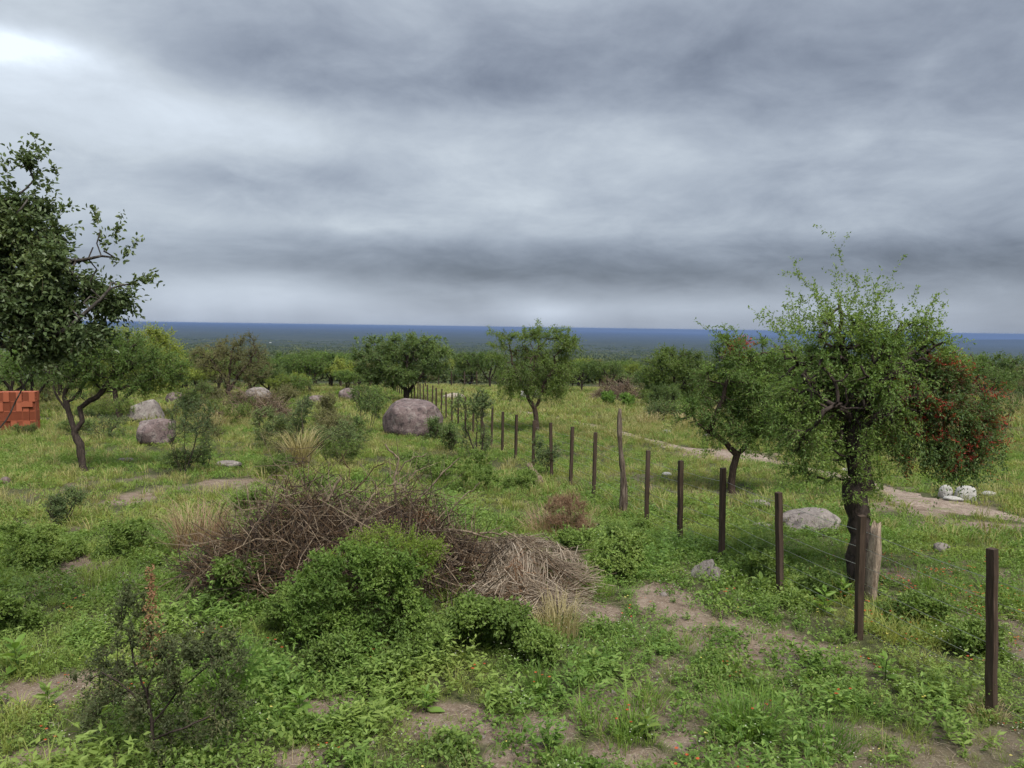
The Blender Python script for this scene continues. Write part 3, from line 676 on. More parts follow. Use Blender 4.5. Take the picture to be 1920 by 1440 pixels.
plant('thorn_tree', 'yellow-green spreading tree in the grass close to the pale boulders', 'tree', b,
      [[b + np.array((0, 0, -.1))] + px_line(dp, [(222, 760), (215, 735), (235, 700), (260, 670)]), px_line(dp, [(222, 760), (245, 735), (290, 705)])],
      bl, .12, L_YEL, BARK, n_attr=360, step=.28, kill=.34, n_sprig=4200, clumpy=.8, thin=.2, slen=.50, per=8, leafL=.10, leafW=.035, up=.1, shoots=sh, wob=.35, twig_r=.005)

# round dense tree behind the great boulder
b = at(762, 754); dp = depth_of(b)
bl = px_blobs(dp, [(750, 680, 75, 38), (700, 675, 42, 30), (800, 675, 45, 38), (760, 650, 60, 22), (740, 705, 70, 25), (820, 660, 28, 20), (690, 655, 30, 20)])
sh = [whip(dp, [(x0, 645), (x0 + random.uniform(-6, 6), 634), (x0 + random.uniform(-8, 8), 626 + abs(x0 - 755) * .10)]) for x0 in range(670, 850, 12)]
plant('thorn_tree', 'large round-crowned dark green tree right behind the big boulder', 'tree', b,
      [[b + np.array((0, 0, -.1))] + px_line(dp, [(762, 742), (760, 730), (745, 705), (730, 690)]), px_line(dp, [(761, 738), (775, 722), (800, 695)]), px_line(dp, [(760, 730), (762, 700), (765, 670)])],
      bl, .17, L_ACA_D, BARK, n_attr=600, step=.32, kill=.40, n_sprig=5600, clumpy=1.0, thin=.1, slen=.5, per=8, leafL=.12, leafW=.045, up=.25, shoots=sh, wob=.35, twig_r=.006)
# brownish half-bare tree behind the grey brush heap
b = at(432, 748); dp = depth_of(b)
bl = px_blobs(dp, [(420, 680, 60, 35), (380, 675, 30, 28), (475, 685, 35, 35), (440, 655, 50, 22), (465, 645, 20, 18)])
plant('thorn_tree', 'brownish half-bare spreading tree behind the grey brush heap', 'tree', b,
      [[b + np.array((0, 0, -.1))] + px_line(dp, [(428, 725), (415, 700), (400, 680)]), px_line(dp, [(430, 735), (445, 705), (470, 680)]), px_line(dp, [(428, 725), (430, 690), (435, 660)])],
      bl, .14, L_OLV, BARK2, n_attr=420, step=.3, kill=.36, n_sprig=2300, slen=.45, per=7, leafL=.10, leafW=.035, up=.3, wob=.35, twig_r=.009)
b = at(1262, 762); dp = depth_of(b)
bl = px_blobs(dp, [(1265, 690, 62, 32), (1230, 700, 35, 28), (1305, 700, 32, 32), (1270, 668, 45, 15), (1250, 730, 50, 22), (1300, 735, 40, 20)])
plant('thorn_tree', 'bushy yellow-green tree past the pale track, by the grey brush mound', 'tree', b,
      [[b + np.array((0, 0, -.1))] + px_line(dp, [(1262, 740), (1250, 715), (1240, 690)]), px_line(dp, [(1262, 742), (1285, 715), (1300, 690)]), px_line(dp, [(1262, 740), (1265, 700), (1268, 670)])],
      bl, .12, L_FEA, BARK, n_attr=420, step=.3, kill=.36, n_sprig=4200, slen=.42, per=8, leafL=.11, leafW=.04, up=.2, wob=.35, twig_r=.006)

# ------------------------------------------------------------------ shared kinds for the trees further down the slope
def far_kind(leaf, h, wd, seed, bark=BARK, bare_k=1.0, n_sprig=1100):
    global RNG
    RNG = np.random.default_rng(seed)
    bl = [((RNG.uniform(-.35, .35) * wd, RNG.uniform(-.3, .3) * wd, h * RNG.uniform(.55, .82)), (wd * RNG.uniform(.22, .34), wd * RNG.uniform(.22, .32), h * RNG.uniform(.13, .22))) for _ in range(7)]
    x0 = RNG.uniform(-.15, .15)
    limbs = [[(0, 0, -.15), (x0, 0, h * .2), (x0 * 2 - .25 * wd * .5, .1, h * .5)], [(x0, 0, h * .2), (x0 + .2 * wd, -.1, h * .5)], [(x0, 0, h * .22), (x0, .3, h * .6)]]
    return plant('thorn_tree', 'x', 'tree', (0, 0, 0), limbs, bl, .11, leaf, bark, n_attr=240, step=.3, kill=.4, n_sprig=int(n_sprig * bare_k), slen=.45, per=7, leafL=.13, leafW=.055, up=.2, wob=.35, twig_r=.008)[0]
KINDS = [far_kind(L_ACA, 3.6, 4.2, 101), far_kind(L_ACA_D, 3.3, 3.8, 102), far_kind(L_YEL, 3.2, 3.6, 103), far_kind(L_OLV, 3.0, 3.8, 104, BARK2, .7), far_kind(L_ACA, 4.2, 4.0, 105), far_kind(L_ACA_D, 2.8, 4.6, 106)]
KIND_WORD = ['feathery mid-green', 'dark green', 'yellow-green', 'brownish olive', 'upright mid-green', 'low dark wide-crowned']
used = set()
def far_tree(k, x, y, sc, label=None, group=None, sx=1.0):
    if k in used: o = copy_tree(KINDS[k])
    else: o = KINDS[k]; used.add(k)
    o.location = (x, y, float(zfun(x, y)) - .03); o.rotation_euler = (0, 0, random.uniform(0, 6.28)); o.scale = (sc * sx, sc * sx, sc)
    g_ = group or f'{KIND_WORD[k]} trees down the slope'
    o['label'] = label or f'one of the {KIND_WORD[k]} thorn trees scattered down the slope'; o['group'] = g_
    return o
def far_px(k, px, py_base, py_top, label=None, group=None, sx=1.0):
    py_top += max(0, 716 - py_base); py_base = max(py_base, 716)
    p = at(px, py_base); h = (py_base - py_top) / F_PX * depth_of(p)
    return far_tree(k, p[0], p[1], h / [3.4, 3.1, 3.0, 2.8, 3.9, 2.7][k], label, group, sx)
random.seed(11)
far_px(1, 882, 722, 664, 'dark tree with black trunk by the two distant fence posts', 'pair of trees by the distant posts')
far_px(0, 918, 728, 662, 'bent-trunked tree beside the distant fence posts', 'pair of trees by the distant posts')
far_px(4, 1090, 736, 674, 'tree with two slim grey trunks behind the feathery tree')
far_px(1, 1135, 738, 680, 'low tree with black branching trunk and rusty top, past the grassy slope')
far_px(5, 1165, 728, 682, 'wide low tree behind the grey brush mound')
far_px(1, 1245, 782, 722, 'dense dark green bush under the yellow-green tree by the track', sx=.8)
far_px(2, 1320, 745, 690, 'yellowish bush half hidden behind the low forked tree')
far_px(0, 580, 738, 668); far_px(4, 545, 730, 660); far_px(0, 622, 728, 664); far_px(2, 655, 735, 670); far_px(1, 590, 722, 660); far_px(0, 505, 735, 672); far_px(3, 690, 738, 672)
far_px(2, 520, 745, 700); far_px(0, 60, 775, 660, 'pale thin tree right behind the brick stack'); far_px(4, 1800, 770, 664); far_px(1, 1850, 760, 668); far_px(3, 1905, 740, 680); far_px(5, 1735, 745, 672)
far_px(3, 1110, 712, 668); far_px(2, 860, 706, 660); far_px(0, 1420, 735, 668); far_px(1, 1480, 742, 670); far_px(4, 350, 735, 655); far_px(2, 400, 722, 655); far_px(5, 20, 760, 655); far_px(1, 110, 748, 650)
random.seed(17)
for k in range(34):
    x_ = random.uniform(335, 725) if k < 24 else random.uniform(1035, 1215); yb = random.uniform(717, 744); far_px(random.choices(range(6), (4, 3, 2, 2, 2, 3))[0], x_, yb, yb - random.uniform(36, 62), sx=random.uniform(1.0, 1.25))
n_done = 0; pts_done = []
for k in range(4000):
    if n_done >= 230: break
    yy = 50 * (320 / 50) ** random.random(); xx = random.uniform(-.78, .74) * yy
    if fbm(np.array([xx / 25]), np.array([yy / 25]), 61)[0] < -.28: continue
    if any((xx - a) ** 2 + (yy - c) ** 2 < (2.6 + yy * .012) ** 2 for a, c in pts_done): continue
    px_ = 960 + F_PX * xx / yy
    if yy < 95 and (780 < px_ < 1200): continue
    if yy < 62 and px_ > 700: continue
    pts_done.append((xx, yy)); n_done += 1
    far_tree(random.choices(range(6), (4, 3, 2, 2, 2, 3))[0], xx, yy, random.uniform(.5, .82))

# ------------------------------------------------------------------ shrubs
RNG = np.random.default_rng(21); random.seed(21)
def shrub(px, pyb, wpx, hpx, leaf, label, name='thorn_shrub', cat='shrub', bark=BARK, n_sprig=700, leafL=.03, leafW=.014, slen=.14, per=6, group=None, stems=5, spread=1.0, ovate=False, n_attr=220, up=.35, low=.15, r=.018, hollow=.2, twig_r=.0022, droop=0):
    global RNG
    RNG = np.random.default_rng(zlib.crc32(label.encode()))
    b = at(px, pyb); dp = depth_of(b); k = dp / F_PX; w_, h_ = wpx * k, hpx * k
    bl = []
    for _ in range(6):
        fz = RNG.uniform(low + .15, .85); fx = RNG.uniform(-.30, .30) * spread
        bl.append((b + np.array((fx * w_, RNG.uniform(-.25, .25) * w_, fz * h_)), (w_ * RNG.uniform(.16, .24), w_ * RNG.uniform(.16, .24), h_ * RNG.uniform(.13, .2))))
    limbs = []
    for s in range(stems):
        a_ = RNG.uniform(0, 6.28); q = b + np.array((math.cos(a_), math.sin(a_), 0)) * .04 * (s > 0)
        e = np.array((math.cos(a_) * w_ * .22, math.sin(a_) * w_ * .22, h_ * RNG.uniform(.4, .6)))
        limbs.append([q - np.array((0, 0, .06)), q + e * .45 + RNG.normal(size=3) * .03, q + e])
    sz = max(w_, h_)
    return plant(name, label, cat, b, limbs, bl, r, leaf, bark, n_attr=n_attr, step=sz * .055, kill=sz * .075, n_sprig=n_sprig, slen=slen, per=per, leafL=leafL, leafW=leafW, up=up, ovate=ovate, group=group, crown='foliage', stem='stem', wob=.4, hollow=hollow, twig_r=twig_r, droop=droop)[0]
shrub(345, 890, 110, 155, L_THORN, 'thin grey-green shrub in the grass beside the half-buried boulder', n_sprig=900, leafL=.035, leafW=.018, low=.3, slen=.16, n_attr=260)
shrub(385, 880, 40, 80, L_THORN, 'small dark sapling hard against the thin grey-green shrub', n_sprig=160, leafL=.035, leafW=.018, stems=2)
shrub(893, 866, 100, 140, L_THORN, 'spiny upright shrub growing through the fence line', n_sprig=800, leafL=.05, leafW=.026, slen=.2, up=.7, low=.1, r=.028, twig_r=.004)
shrub(1016, 895, 70, 105, L_THORN, 'small spiny shrub at the foot of the fence posts', n_sprig=420, leafL=.04, leafW=.02, low=.2, up=.5)
for (x, y, w_, h_, lf, lb) in [(560, 850, 70, 110, L_THORN, 'dark wispy shrub just behind the pale straw tuft'), (625, 830, 90, 95, L_OLV, 'dull olive shrub between the straw tuft and the great boulder'),
                           (690, 815, 80, 90, L_ACA_D, 'leafy grey-green shrub leaning on the great boulder'), (500, 840, 50, 80, L_THORN, 'slim dark shrub in front of the brush heap'),
                           (660, 860, 70, 70, L_THORN, 'low dark shrub in front of the great boulder'), (610, 800, 60, 70, L_OLV, 'brown-green shrub below the small dark rock'),
                           (845, 845, 50, 50, L_ACA_D, 'green tuft of shrub against the boulder and fence'), (525, 775, 70, 50, L_OLV, 'low olive shrub next to the brush heap'),
                           (810, 826, 40, 40, L_ACA_D, 'small green shrub at the base of the great boulder'), (365, 780, 60, 60, L_ACA_D, 'green shrub between the boulders and the brush heap'),
                           (700, 770, 80, 50, L_ACA, 'light green bush under the round-crowned tree'), (560, 745, 80, 40, L_ACA, 'soft green bush near the small dark rock'),
                           (400, 770, 50, 45, L_OLV, 'low olive bush beside the brush heap'), (110, 985, 95, 75, L_THORN, 'small dark shrub in the open weedy grass'),
                           (1510, 850, 70, 60, L_ACA, 'low green bush by the dirt track'), (1885, 800, 90, 110, L_ACA, 'light green bush past the white stones'), (1240, 790, 70, 45, L_ACA_D, 'dark bush at the edge of the golden grass')]:
    q = at(x, y); s = depth_of(q) / 15
    shrub(x, y, w_, h_, lf, lb, n_sprig=int(420 + w_ * 2), leafL=.036 * max(.8, s ** .7), leafW=.018 * max(.8, s ** .7), slen=.13 * max(.8, s), twig_r=.0024 * max(.8, s))
shrub(1143, 762, 40, 30, L_BRIGHT, 'vivid green round bush in front of the grey brush mound', n_sprig=700, leafL=.09, leafW=.05, slen=.2, group='pair of vivid green bushes'); shrub(1180, 764, 40, 27, L_BRIGHT, 'vivid green round bush in front of the grey brush mound', n_sprig=700, leafL=.09, leafW=.05, slen=.2, group='pair of vivid green bushes')
# dark shrub close by, with a dead orange-brown shoot
b = at(290, 1425); dp = depth_of(b)
L_OLD = leaf_mat('olive_thorn_leaf', [(0, (0.045, 0.061, 0.029)), (.55, (0.104, 0.128, 0.054)), (1, (0.216, 0.217, 0.096))], .3)
fs = plant('thorn_shrub', 'dark airy shrub with a dead orange-brown shoot, low weeds around it', 'shrub', b,
           [[b + np.array((0, 0, -.05))] + px_line(dp, [(285, 1370), (278, 1310), (290, 1240)]), px_line(dp, [(285, 1360), (330, 1300, .1), (400, 1240, .2)]), px_line(dp, [(283, 1340), (235, 1290, -.1), (190, 1260, -.1)]), px_line(dp, [(287, 1390), (330, 1370, -.2), (400, 1340, -.1)]), px_line(dp, [(279, 1310), (250, 1240, .1), (240, 1180, .1)])],
           px_blobs(dp, [(200, 1265, 55, 40), (250, 1210, 50, 45), (330, 1240, 60, 45), (400, 1215, 55, 40), (425, 1320, 45, 45), (300, 1330, 70, 45), (240, 1140, 35, 35), (180, 1330, 40, 30), (340, 1400, 60, 30), (430, 1250, 35, 30)]), .016, L_OLD, BARK,
           n_attr=620, step=.06, kill=.08, n_sprig=1500, slen=.11, per=9, leafL=.022, leafW=.012, up=.4, ovate=True, crown='foliage', stem='stem', wob=.45, twig_r=.0016, clumpy=.14, thin=.3)[0]
bs = np.array(fs.location); dpf = depth_of(bs)
line = np.array([dep(*p, dpf) for p in [(290, 1240), (283, 1190), (285, 1130), (281, 1065)]]) - bs
f = RNG.random(620); dl = np.linspace(0, 1, 4); q = np.stack([np.interp(f, dl, line[:, c]) for c in range(3)], -1) + RNG.normal(size=(620, 3)) * (.012 + .05 * (1 - f[:, None]) ** 1.5)
o = link('dead_shoot', leaf_mesh('dead_shoot', q, rand_dirs(620) + np.array((0, 0, .5)), rand_dirs(620), .024, .010, DRYB), fs); o['label'] = 'dead orange-brown leafy shoot'; o['kind'] = 'stuff'
# leafy clumps around the brush pile
def clump(px, pyb, wpx, hpx, label, leaf=L_WEED, n=1300, leafL=.034, leafW=.022, name='weed_clump', cat='weed', **kw):
    return shrub(px, pyb, wpx, hpx, leaf, label, name=name, cat=cat, n_sprig=n, leafL=leafL, leafW=leafW, slen=.10, per=6, ovate=True, low=-.1, r=.006, stems=9, twig_r=.0015, bark=L_WEED, n_attr=260, **kw)
b = at(668, 1225); dp = depth_of(b)
L_SOFT = leaf_mat('soft_bush_leaf', [(0, (0.063, 0.115, 0.029)), (.5, (0.147, 0.236, 0.052)), (1, (0.266, 0.365, 0.092))], .35)
plant('leafy_bush', 'bright leafy bush growing out of the brush pile', 'bush', b, [[b - np.array((0, 0, .05)), b + np.array((random.uniform(-.1, .1), 0, .2)), dep(x_, y_, dp)] for x_, y_ in ((600, 1120), (640, 1080), (690, 1070), (740, 1100), (570, 1160), (770, 1160))],
      px_blobs(dp, [(655, 1085, 85, 60), (595, 1120, 60, 55), (735, 1085, 60, 50), (695, 1045, 45, 30), (630, 1170, 90, 45), (560, 1165, 45, 40), (755, 1150, 60, 50), (690, 1190, 90, 35)]), .008, L_SOFT, L_WEED,
      n_attr=700, step=.06, kill=.08, n_sprig=3600, slen=.11, per=8, leafL=.031, leafW=.018, up=.4, ovate=True, crown='foliage', stem='stem', wob=.45, twig_r=.0014, clumpy=.2, thin=.2)
b = at(735, 1185); dp = depth_of(b)
plant('leafy_bush', 'lime-green feathery top growth on the leafy bush', 'bush', b, [[b - np.array((0, 0, .05)), b + np.array((0, 0, .15)), dep(x_, y_, dp)] for x_, y_ in ((680, 1030), (730, 1020), (770, 1030))],
      px_blobs(dp, [(690, 1040, 60, 35), (755, 1050, 60, 38), (725, 1015, 60, 22), (640, 1060, 45, 30), (800, 1040, 35, 30)]), .006, L_LIME, L_WEED,
      n_attr=340, step=.05, kill=.07, n_sprig=1400, slen=.13, per=9, leafL=.022, leafW=.010, up=.6, crown='foliage', stem='stem', wob=.4, twig_r=.0013, clumpy=.15, thin=.3)
for (x, y, w_, h_, lb) in [(900, 1225, 200, 105, 'rounded leafy weed clump below the straw heap'), (880, 925, 160, 75, 'fresh green weed clump behind the brush pile'), (60, 1060, 170, 80, 'dense green weed clump left among the open grass'.replace(' left', '')),
                           (1140, 1075, 150, 85, 'dense green weed clump between straw heap and fence'), (1070, 1055, 90, 60, 'green weed clump against the straw heap'), (560, 1190, 130, 100, 'dark green weed clump between the leafy bush and the dark airy shrub'),
                           (450, 1130, 130, 80, 'weed clump under the tangle of dead twigs'), (760, 1260, 190, 80, 'white-flecked weed clump in front of the leafy bush'), (1440, 1085, 120, 60, 'weed clump behind the half-buried fence-side stone'),
                           (1560, 1120, 120, 65, 'broad-leaved weed clump at the foot of the tall thorn tree'), (1710, 1170, 130, 60, 'weed clump beside the weathered stump'), (250, 1040, 130, 60, 'low weed clump by the pinkish dry grass'),
                           (20, 1190, 100, 70, 'pale green weed clump in the bare soil'), (980, 920, 90, 50, 'light green weed clump behind the pile, near the upright wood chunk'), (1180, 1020, 90, 45, 'loose weed clump at the tall gnarled post'),
                           (1840, 1230, 110, 60, 'weed clump among the orange flowers by the fence'), (640, 1270, 160, 80, 'leafy weed clump at the foot of the leafy bush'), (600, 935, 110, 55, 'green weeds climbing through the back of the brush pile'), (800, 905, 120, 60, 'green weeds behind the upright grey dead branch'), (480, 960, 90, 45, 'thin weeds at the back corner of the brush pile'), (1000, 1240, 120, 60, 'weed clump below the yellowing grass tuft')]:
    clump(x, y, w_, h_, lb, n=int(w_ * h_ * .085) + 200)
clump(1050, 1000, 130, 75, 'reddish-brown dried-up bush at the end of the brush pile', DRYPINK, 1500, .03, .006, 'dry_bush', 'bush')

# low bushes scattered through the meadow
def bush_kind(leaf, seed, n):
    global RNG
    RNG = np.random.default_rng(seed)
    bl = [((RNG.uniform(-.4, .4), RNG.uniform(-.4, .4), RNG.uniform(.3, .75)), (RNG.uniform(.2, .38), RNG.uniform(.2, .38), RNG.uniform(.18, .3))) for _ in range(7)]
    limbs = [[(0, 0, -.1), (RNG.uniform(-.15, .15), RNG.uniform(-.15, .15), .25), (RNG.uniform(-.4, .4), RNG.uniform(-.4, .4), .55)] for _ in range(6)]
    return plant('low_bush', 'x', 'bush', (0, 0, 0), limbs, bl, .02, leaf, BARK2, n_attr=200, step=.08, kill=.11, n_sprig=n, slen=.16, per=7, leafL=.045, leafW=.02, up=.4, crown='foliage', stem='stem', wob=.4, twig_r=.004)[0]
BUSH = [(bush_kind(L_OLV, 301, 420), 'dull olive'), (bush_kind(L_FEA, 302, 620), 'soft light green'), (bush_kind(L_THORN, 303, 380), 'thin dark thorny'), (bush_kind(L_ACA_D, 304, 620), 'dense dark green')]
bu = set(); random.seed(31); k = 0
while k < 96:
    yy = 17 * (60 / 17) ** random.random(); xx = random.uniform(-.7, .7) * yy; px_ = 960 + F_PX * xx / yy
    if not (px_ < 690 or (px_ > 1180 and yy > 33)) or (yy < 24 and px_ < 230) or (yy < 36 and 215 < px_ < 345) or (yy < 22 and 395 < px_ < 470): continue
    if fbm(np.array([xx / 4]), np.array([yy / 4]), 67)[0] < -.05: continue
    i_ = random.randrange(4); o, wd_ = BUSH[i_]
    if i_ in bu: o = copy_tree(o)
    bu.add(i_); sc = random.uniform(.4, .95) * (.8 + yy / 90); o.location = (xx, yy, float(zfun(xx, yy)) - .03); o.rotation_euler = (0, 0, random.uniform(0, 6.28)); o.scale = (sc * 1.15, sc * 1.15, sc)
    o['label'] = f'one of the {wd_} low bushes dotted through the meadow'; o['group'] = f'{wd_} low bushes in the meadow'; k += 1
RNG = np.random.default_rng(23)

# dry grass tufts
def blades(n, rad_, L, wd, lean=.45, curl=.5, rng=None):
    """arching grass blades from the origin: vertices, quads, tris"""
    r = RNG
    a = r.uniform(0, 6.28, n); rr = rad_ * np.sqrt(r.random(n)); p0 = np.stack((np.cos(a) * rr, np.sin(a) * rr, np.full(n, -.02)), -1)
    a2 = a + r.normal(size=n) * .7; d = np.stack((np.cos(a2), np.sin(a2), 0 * a2), -1); le = np.abs(r.normal(size=n)) * lean
    ln_ = L * r.uniform(.5, 1.1, n)[:, None]; up_ = np.array((0, 0, 1.0))
    d1 = unit(up_ + d * le[:, None]); d2 = unit(up_ * .8 + d * (le[:, None] + curl)); d3 = unit(up_ * .3 + d * (le[:, None] + curl * 2.2))
    p1 = p0 + d1 * ln_ * .45; p2 = p1 + d2 * ln_ * .33; p3 = p2 + d3 * ln_ * .25
    s = np.stack((-np.sin(a2 + r.normal(size=n)), np.cos(a2), 0 * a2), -1); s = unit(s) * wd * .5
    vs = np.stack((p0 - s, p0 + s, p1 + s * .9, p1 - s * .9, p2 + s * .6, p2 - s * .6, p3), 1).reshape(-1, 3); o = np.arange(n)[:, None] * 7
    q = np.concatenate((o + np.array([[0, 1, 2, 3]]), o + np.array([[3, 2, 4, 5]]))); t_ = o + np.array([[5, 4, 6]])
    return vs, q, t_, np.repeat(r.random(n), 7), p3
def tuft(px, py, hpx, n, mat, label, rad_=.12, wd=.006, lean=.4, curl=.4, name='dry_grass_tuft'):
    b = at(px, py); h = hpx / F_PX * depth_of(b); v, q, t_, rn, _ = blades(n, rad_, h * 1.15, wd, lean, curl)
    return tag(link(name, mesh_of(name, v, quads=q, tris=t_, mat=mat, rnd=rn), loc=b), label, 'grass tuft')
tuft(563, 878, 82, 260, STRAWY, 'tall pale straw-coloured grass tuft standing among dark shrubs', .22, .016, .30, .35)
tuft(375, 1040, 105, 520, DRYPINK, 'pinkish dry grass clump against the end of the brush pile', .32, .007, .35, .3)
tuft(350, 1045, 110, 60, STRAWY, 'upright dry seed stalks beside the pinkish dry grass', .10, .006, .15, .15)
tuft(1045, 1190, 80, 240, STRAWY, 'yellowing grass tuft at the foot of the straw heap', .2, .006, .3, .3)
tuft(1050, 1000, 60, 500, DRYPINK, 'rusty dry weed tuft inside the dried-up bush', .5, .006, .9, .5)
tuft(420, 1310, 110, 200, GRASSG, 'long-bladed fresh green grass tuft beside the dark airy shrub', .12, .010, .5, .5, 'grass_tuft')
tuft(1400, 1375, 85, 380, GRASSG, 'thick lush green grass tuft with bare soil around it', .22, .007, .5, .5, 'grass_tuft')
tuft(1540, 1400, 60, 260, GRASSG, 'low lush grass tuft next to the thick one', .22, .007, .5, .5, 'grass_tuft')
tuft(1850, 1345, 40, 150, STRAWY, 'dry grass around the foot of the near fence post', .14, .005, .5, .4)
tuft(1010, 1300, 60, 120, GRASSG, 'slim upright grass tuft in the trodden soil', .08, .006, .3, .3, 'grass_tuft')
for (x, y, h) in [(1315, 790, 32), (1270, 785, 30), (1230, 780, 28), (1290, 800, 30), (1340, 780, 28), (1215, 795, 26), (410, 785, 38), (450, 790, 34), (395, 800, 30), (1905, 780, 40)]:
    o = tuft(x, y, h, 160, STRAWY, 'golden dry grass tuft, one of several in thin grass', .5, .02, .4, .3); o['group'] = 'golden dry grass tufts'

# ------------------------------------------------------------------ boulders and stones
def rock(px, pyb, wpx, hpx, mat, label, name='boulder', sink=.25, seed=0, depth_k=.8, flat=False, sharp=0.0, sub=4):
    import bmesh
    b = at(px, pyb); k = depth_of(b) / F_PX; w_, h_ = wpx * k, hpx * k
    bm = bmesh.new(); bmesh.ops.create_icosphere(bm, subdivisions=sub, radius=1.0)
    me = bpy.data.meshes.new(name); bm.to_mesh(me); bm.free()
    v = np.zeros(len(me.vertices) * 3, np.float32); me.vertices.foreach_get('co', v); v = v.reshape(-1, 3).astype(float)
    s = seed * 3.7
    n = fbm(v[:, 0] * 1.1 + s, v[:, 1] * 1.1 + v[:, 2] * .9 - s, 200 + seed, 3) * .22 + fbm(v[:, 1] * 1.3 - s, v[:, 2] * 1.3 + s, 300 + seed, 4) * .16
    v = v * (1 + n)[:, None]; v = np.sign(v) * np.abs(v) ** (.88 if not sharp else .84)
    if sharp:                                         # split faces
        rg = np.random.default_rng(seed)
        for _ in range(7):
            d = unit(rg.normal(size=3)); d[2] = abs(d[2]); t_ = v @ d; c = np.quantile(t_, 1 - sharp * rg.uniform(.3, 1)); v -= np.maximum(0, t_ - c)[:, None] * d * .92
    v += (fbm(v[:, 0] * 5, v[:, 1] * 5 + v[:, 2] * 4, 400 + seed, 3) * .018)[:, None] * v
    v -= (v.max(0) + v.min(0)) / 2; ex = (v.max(0) - v.min(0)) / 2
    v = v / ex * np.array((w_ / 2, w_ / 2 * depth_k, h_ / 2 / (1 - sink * .5)))
    v[:, 2] += h_ / 2 * (1 - sink)
    me.vertices.foreach_set('co', v.astype(np.float32).ravel()); me.polygons.foreach_set('use_smooth', np.ones(len(me.polygons), bool)); me.materials.append(mat); me.update()
    b = b + np.array((0, w_ * .25 * depth_k, 0)); b[2] = float(zfun(b[0], b[1]))
    o = link(name, me, loc=b); o.rotation_euler = (0, 0, 0)
    return tag(o, label, 'rock')
rock(770, 818, 118, 72, GRANITE, 'great rounded pinkish granite boulder beside the fence', seed=1, sharp=.10, depth_k=.9, sub=5, sink=.3)
rock(271, 790, 68, 44, GRANITE2, 'pale angular boulder behind the thin grey-green shrub', seed=2, sharp=.3)
rock(288, 834, 66, 52, GRANITE, 'half-buried dark boulder leaning by the thin grey-green shrub', seed=3, sharp=.3)
rock(480, 756, 52, 32, GRANITE2, 'rounded grey boulder on top of the brush heap', seed=4)
rock(593, 757, 36, 17, GRANITE, 'small dark rock in the grass between boulders', seed=5)
rock(653, 752, 40, 26, GRANITE, 'rounded pinkish boulder under the round-crowned tree', seed=6)
rock(326, 757, 34, 24, GRANITE, 'dark boulder mostly hidden behind shrubs', seed=7)
rock(424, 878, 48, 14, GRANITE2, 'flat pale stone in the open grass', 'stone', seed=8, sub=3)
rock(233, 869, 30, 11, GRANITE2, 'small pale stone by the crooked little tree', 'stone', seed=9, sub=3)
rock(1525, 996, 108, 40, GRANITE2, 'broad lichen-spotted grey rock behind the fence', seed=10, sharp=.2, sink=.4)
rock(1337, 1092, 72, 42, GRANITE2, 'half-buried pinkish stone at the fence line', 'stone', seed=11, sharp=.55, sink=.6)
rock(1425, 951, 44, 13, GRANITE2, 'low flat stone behind the broad grey rock', 'stone', seed=12, sub=3)
rock(1430, 990, 40, 9, GRANITE2, 'low stone right next to the broad grey rock', 'stone', seed=13, sub=3)
rock(1250, 893, 20, 8, WHITER, 'small white stone in the grass past the fence', 'stone', seed=14, sub=3)
rock(1250, 812, 18, 6, WHITER, 'tiny white stone at the edge of the golden grass', 'stone', seed=15, sub=3)
rock(8, 908, 18, 14, GRANITE, 'small dark stone near the crooked tree', 'stone', seed=16, sub=3)
rock(1775, 934, 26, 26, WHITER, 'upright white stone under the red-flowering bough', 'white_stone', seed=17, sink=.4)
rock(1815, 938, 40, 27, WHITER, 'largest white stone under the red-flowering bough', 'white_stone', seed=18, sharp=.15, sink=.4)
rock(1790, 941, 34, 10, WHITER, 'flat white stone in front of the largest one', 'white_stone', seed=19, sub=3)
rock(1858, 930, 30, 9, WHITER, 'low white stone at the end of the white stones', 'white_stone', seed=20, sub=3)
rock(1585, 885, 16, 7, WHITER, 'white stone seen past the tall thorn tree trunk', 'white_stone', seed=21, sub=3)
rock(1325, 822, 18, 9, WHITER, 'white stone by the low forked tree', 'white_stone', seed=27, sub=3)
rock(985, 747, 18, 22, WHITER, 'pale rock behind the feathery tree trunk', 'white_stone', seed=22, sub=3, sharp=.3)
rock(1005, 748, 16, 20, WHITER, 'pale rock in the fork of the feathery tree', 'white_stone', seed=23, sub=3, sharp=.3)
rock(850, 748, 44, 12, PALE, 'low heap of pale earth past the fence', 'earth_heap', seed=24, sink=.5, sub=3)
for (x, y, w_) in [(1052, 1367, 12), (834, 1364, 10), (1388, 1381, 16), (330, 1388, 24), (640, 1352, 9), (1245, 1118, 14), (1770, 1035, 30), (1225, 1240, 8), (700, 1395, 9), (1150, 1300, 10), (905, 1385, 9), (1480, 1240, 10)]:
    o = rock(x, y, w_, w_ * .55, GRANITE2, 'small loose stone on a patch of bare soil', 'stone', seed=x, sub=2, sink=.5); o['group'] = 'loose stones on bare soil'

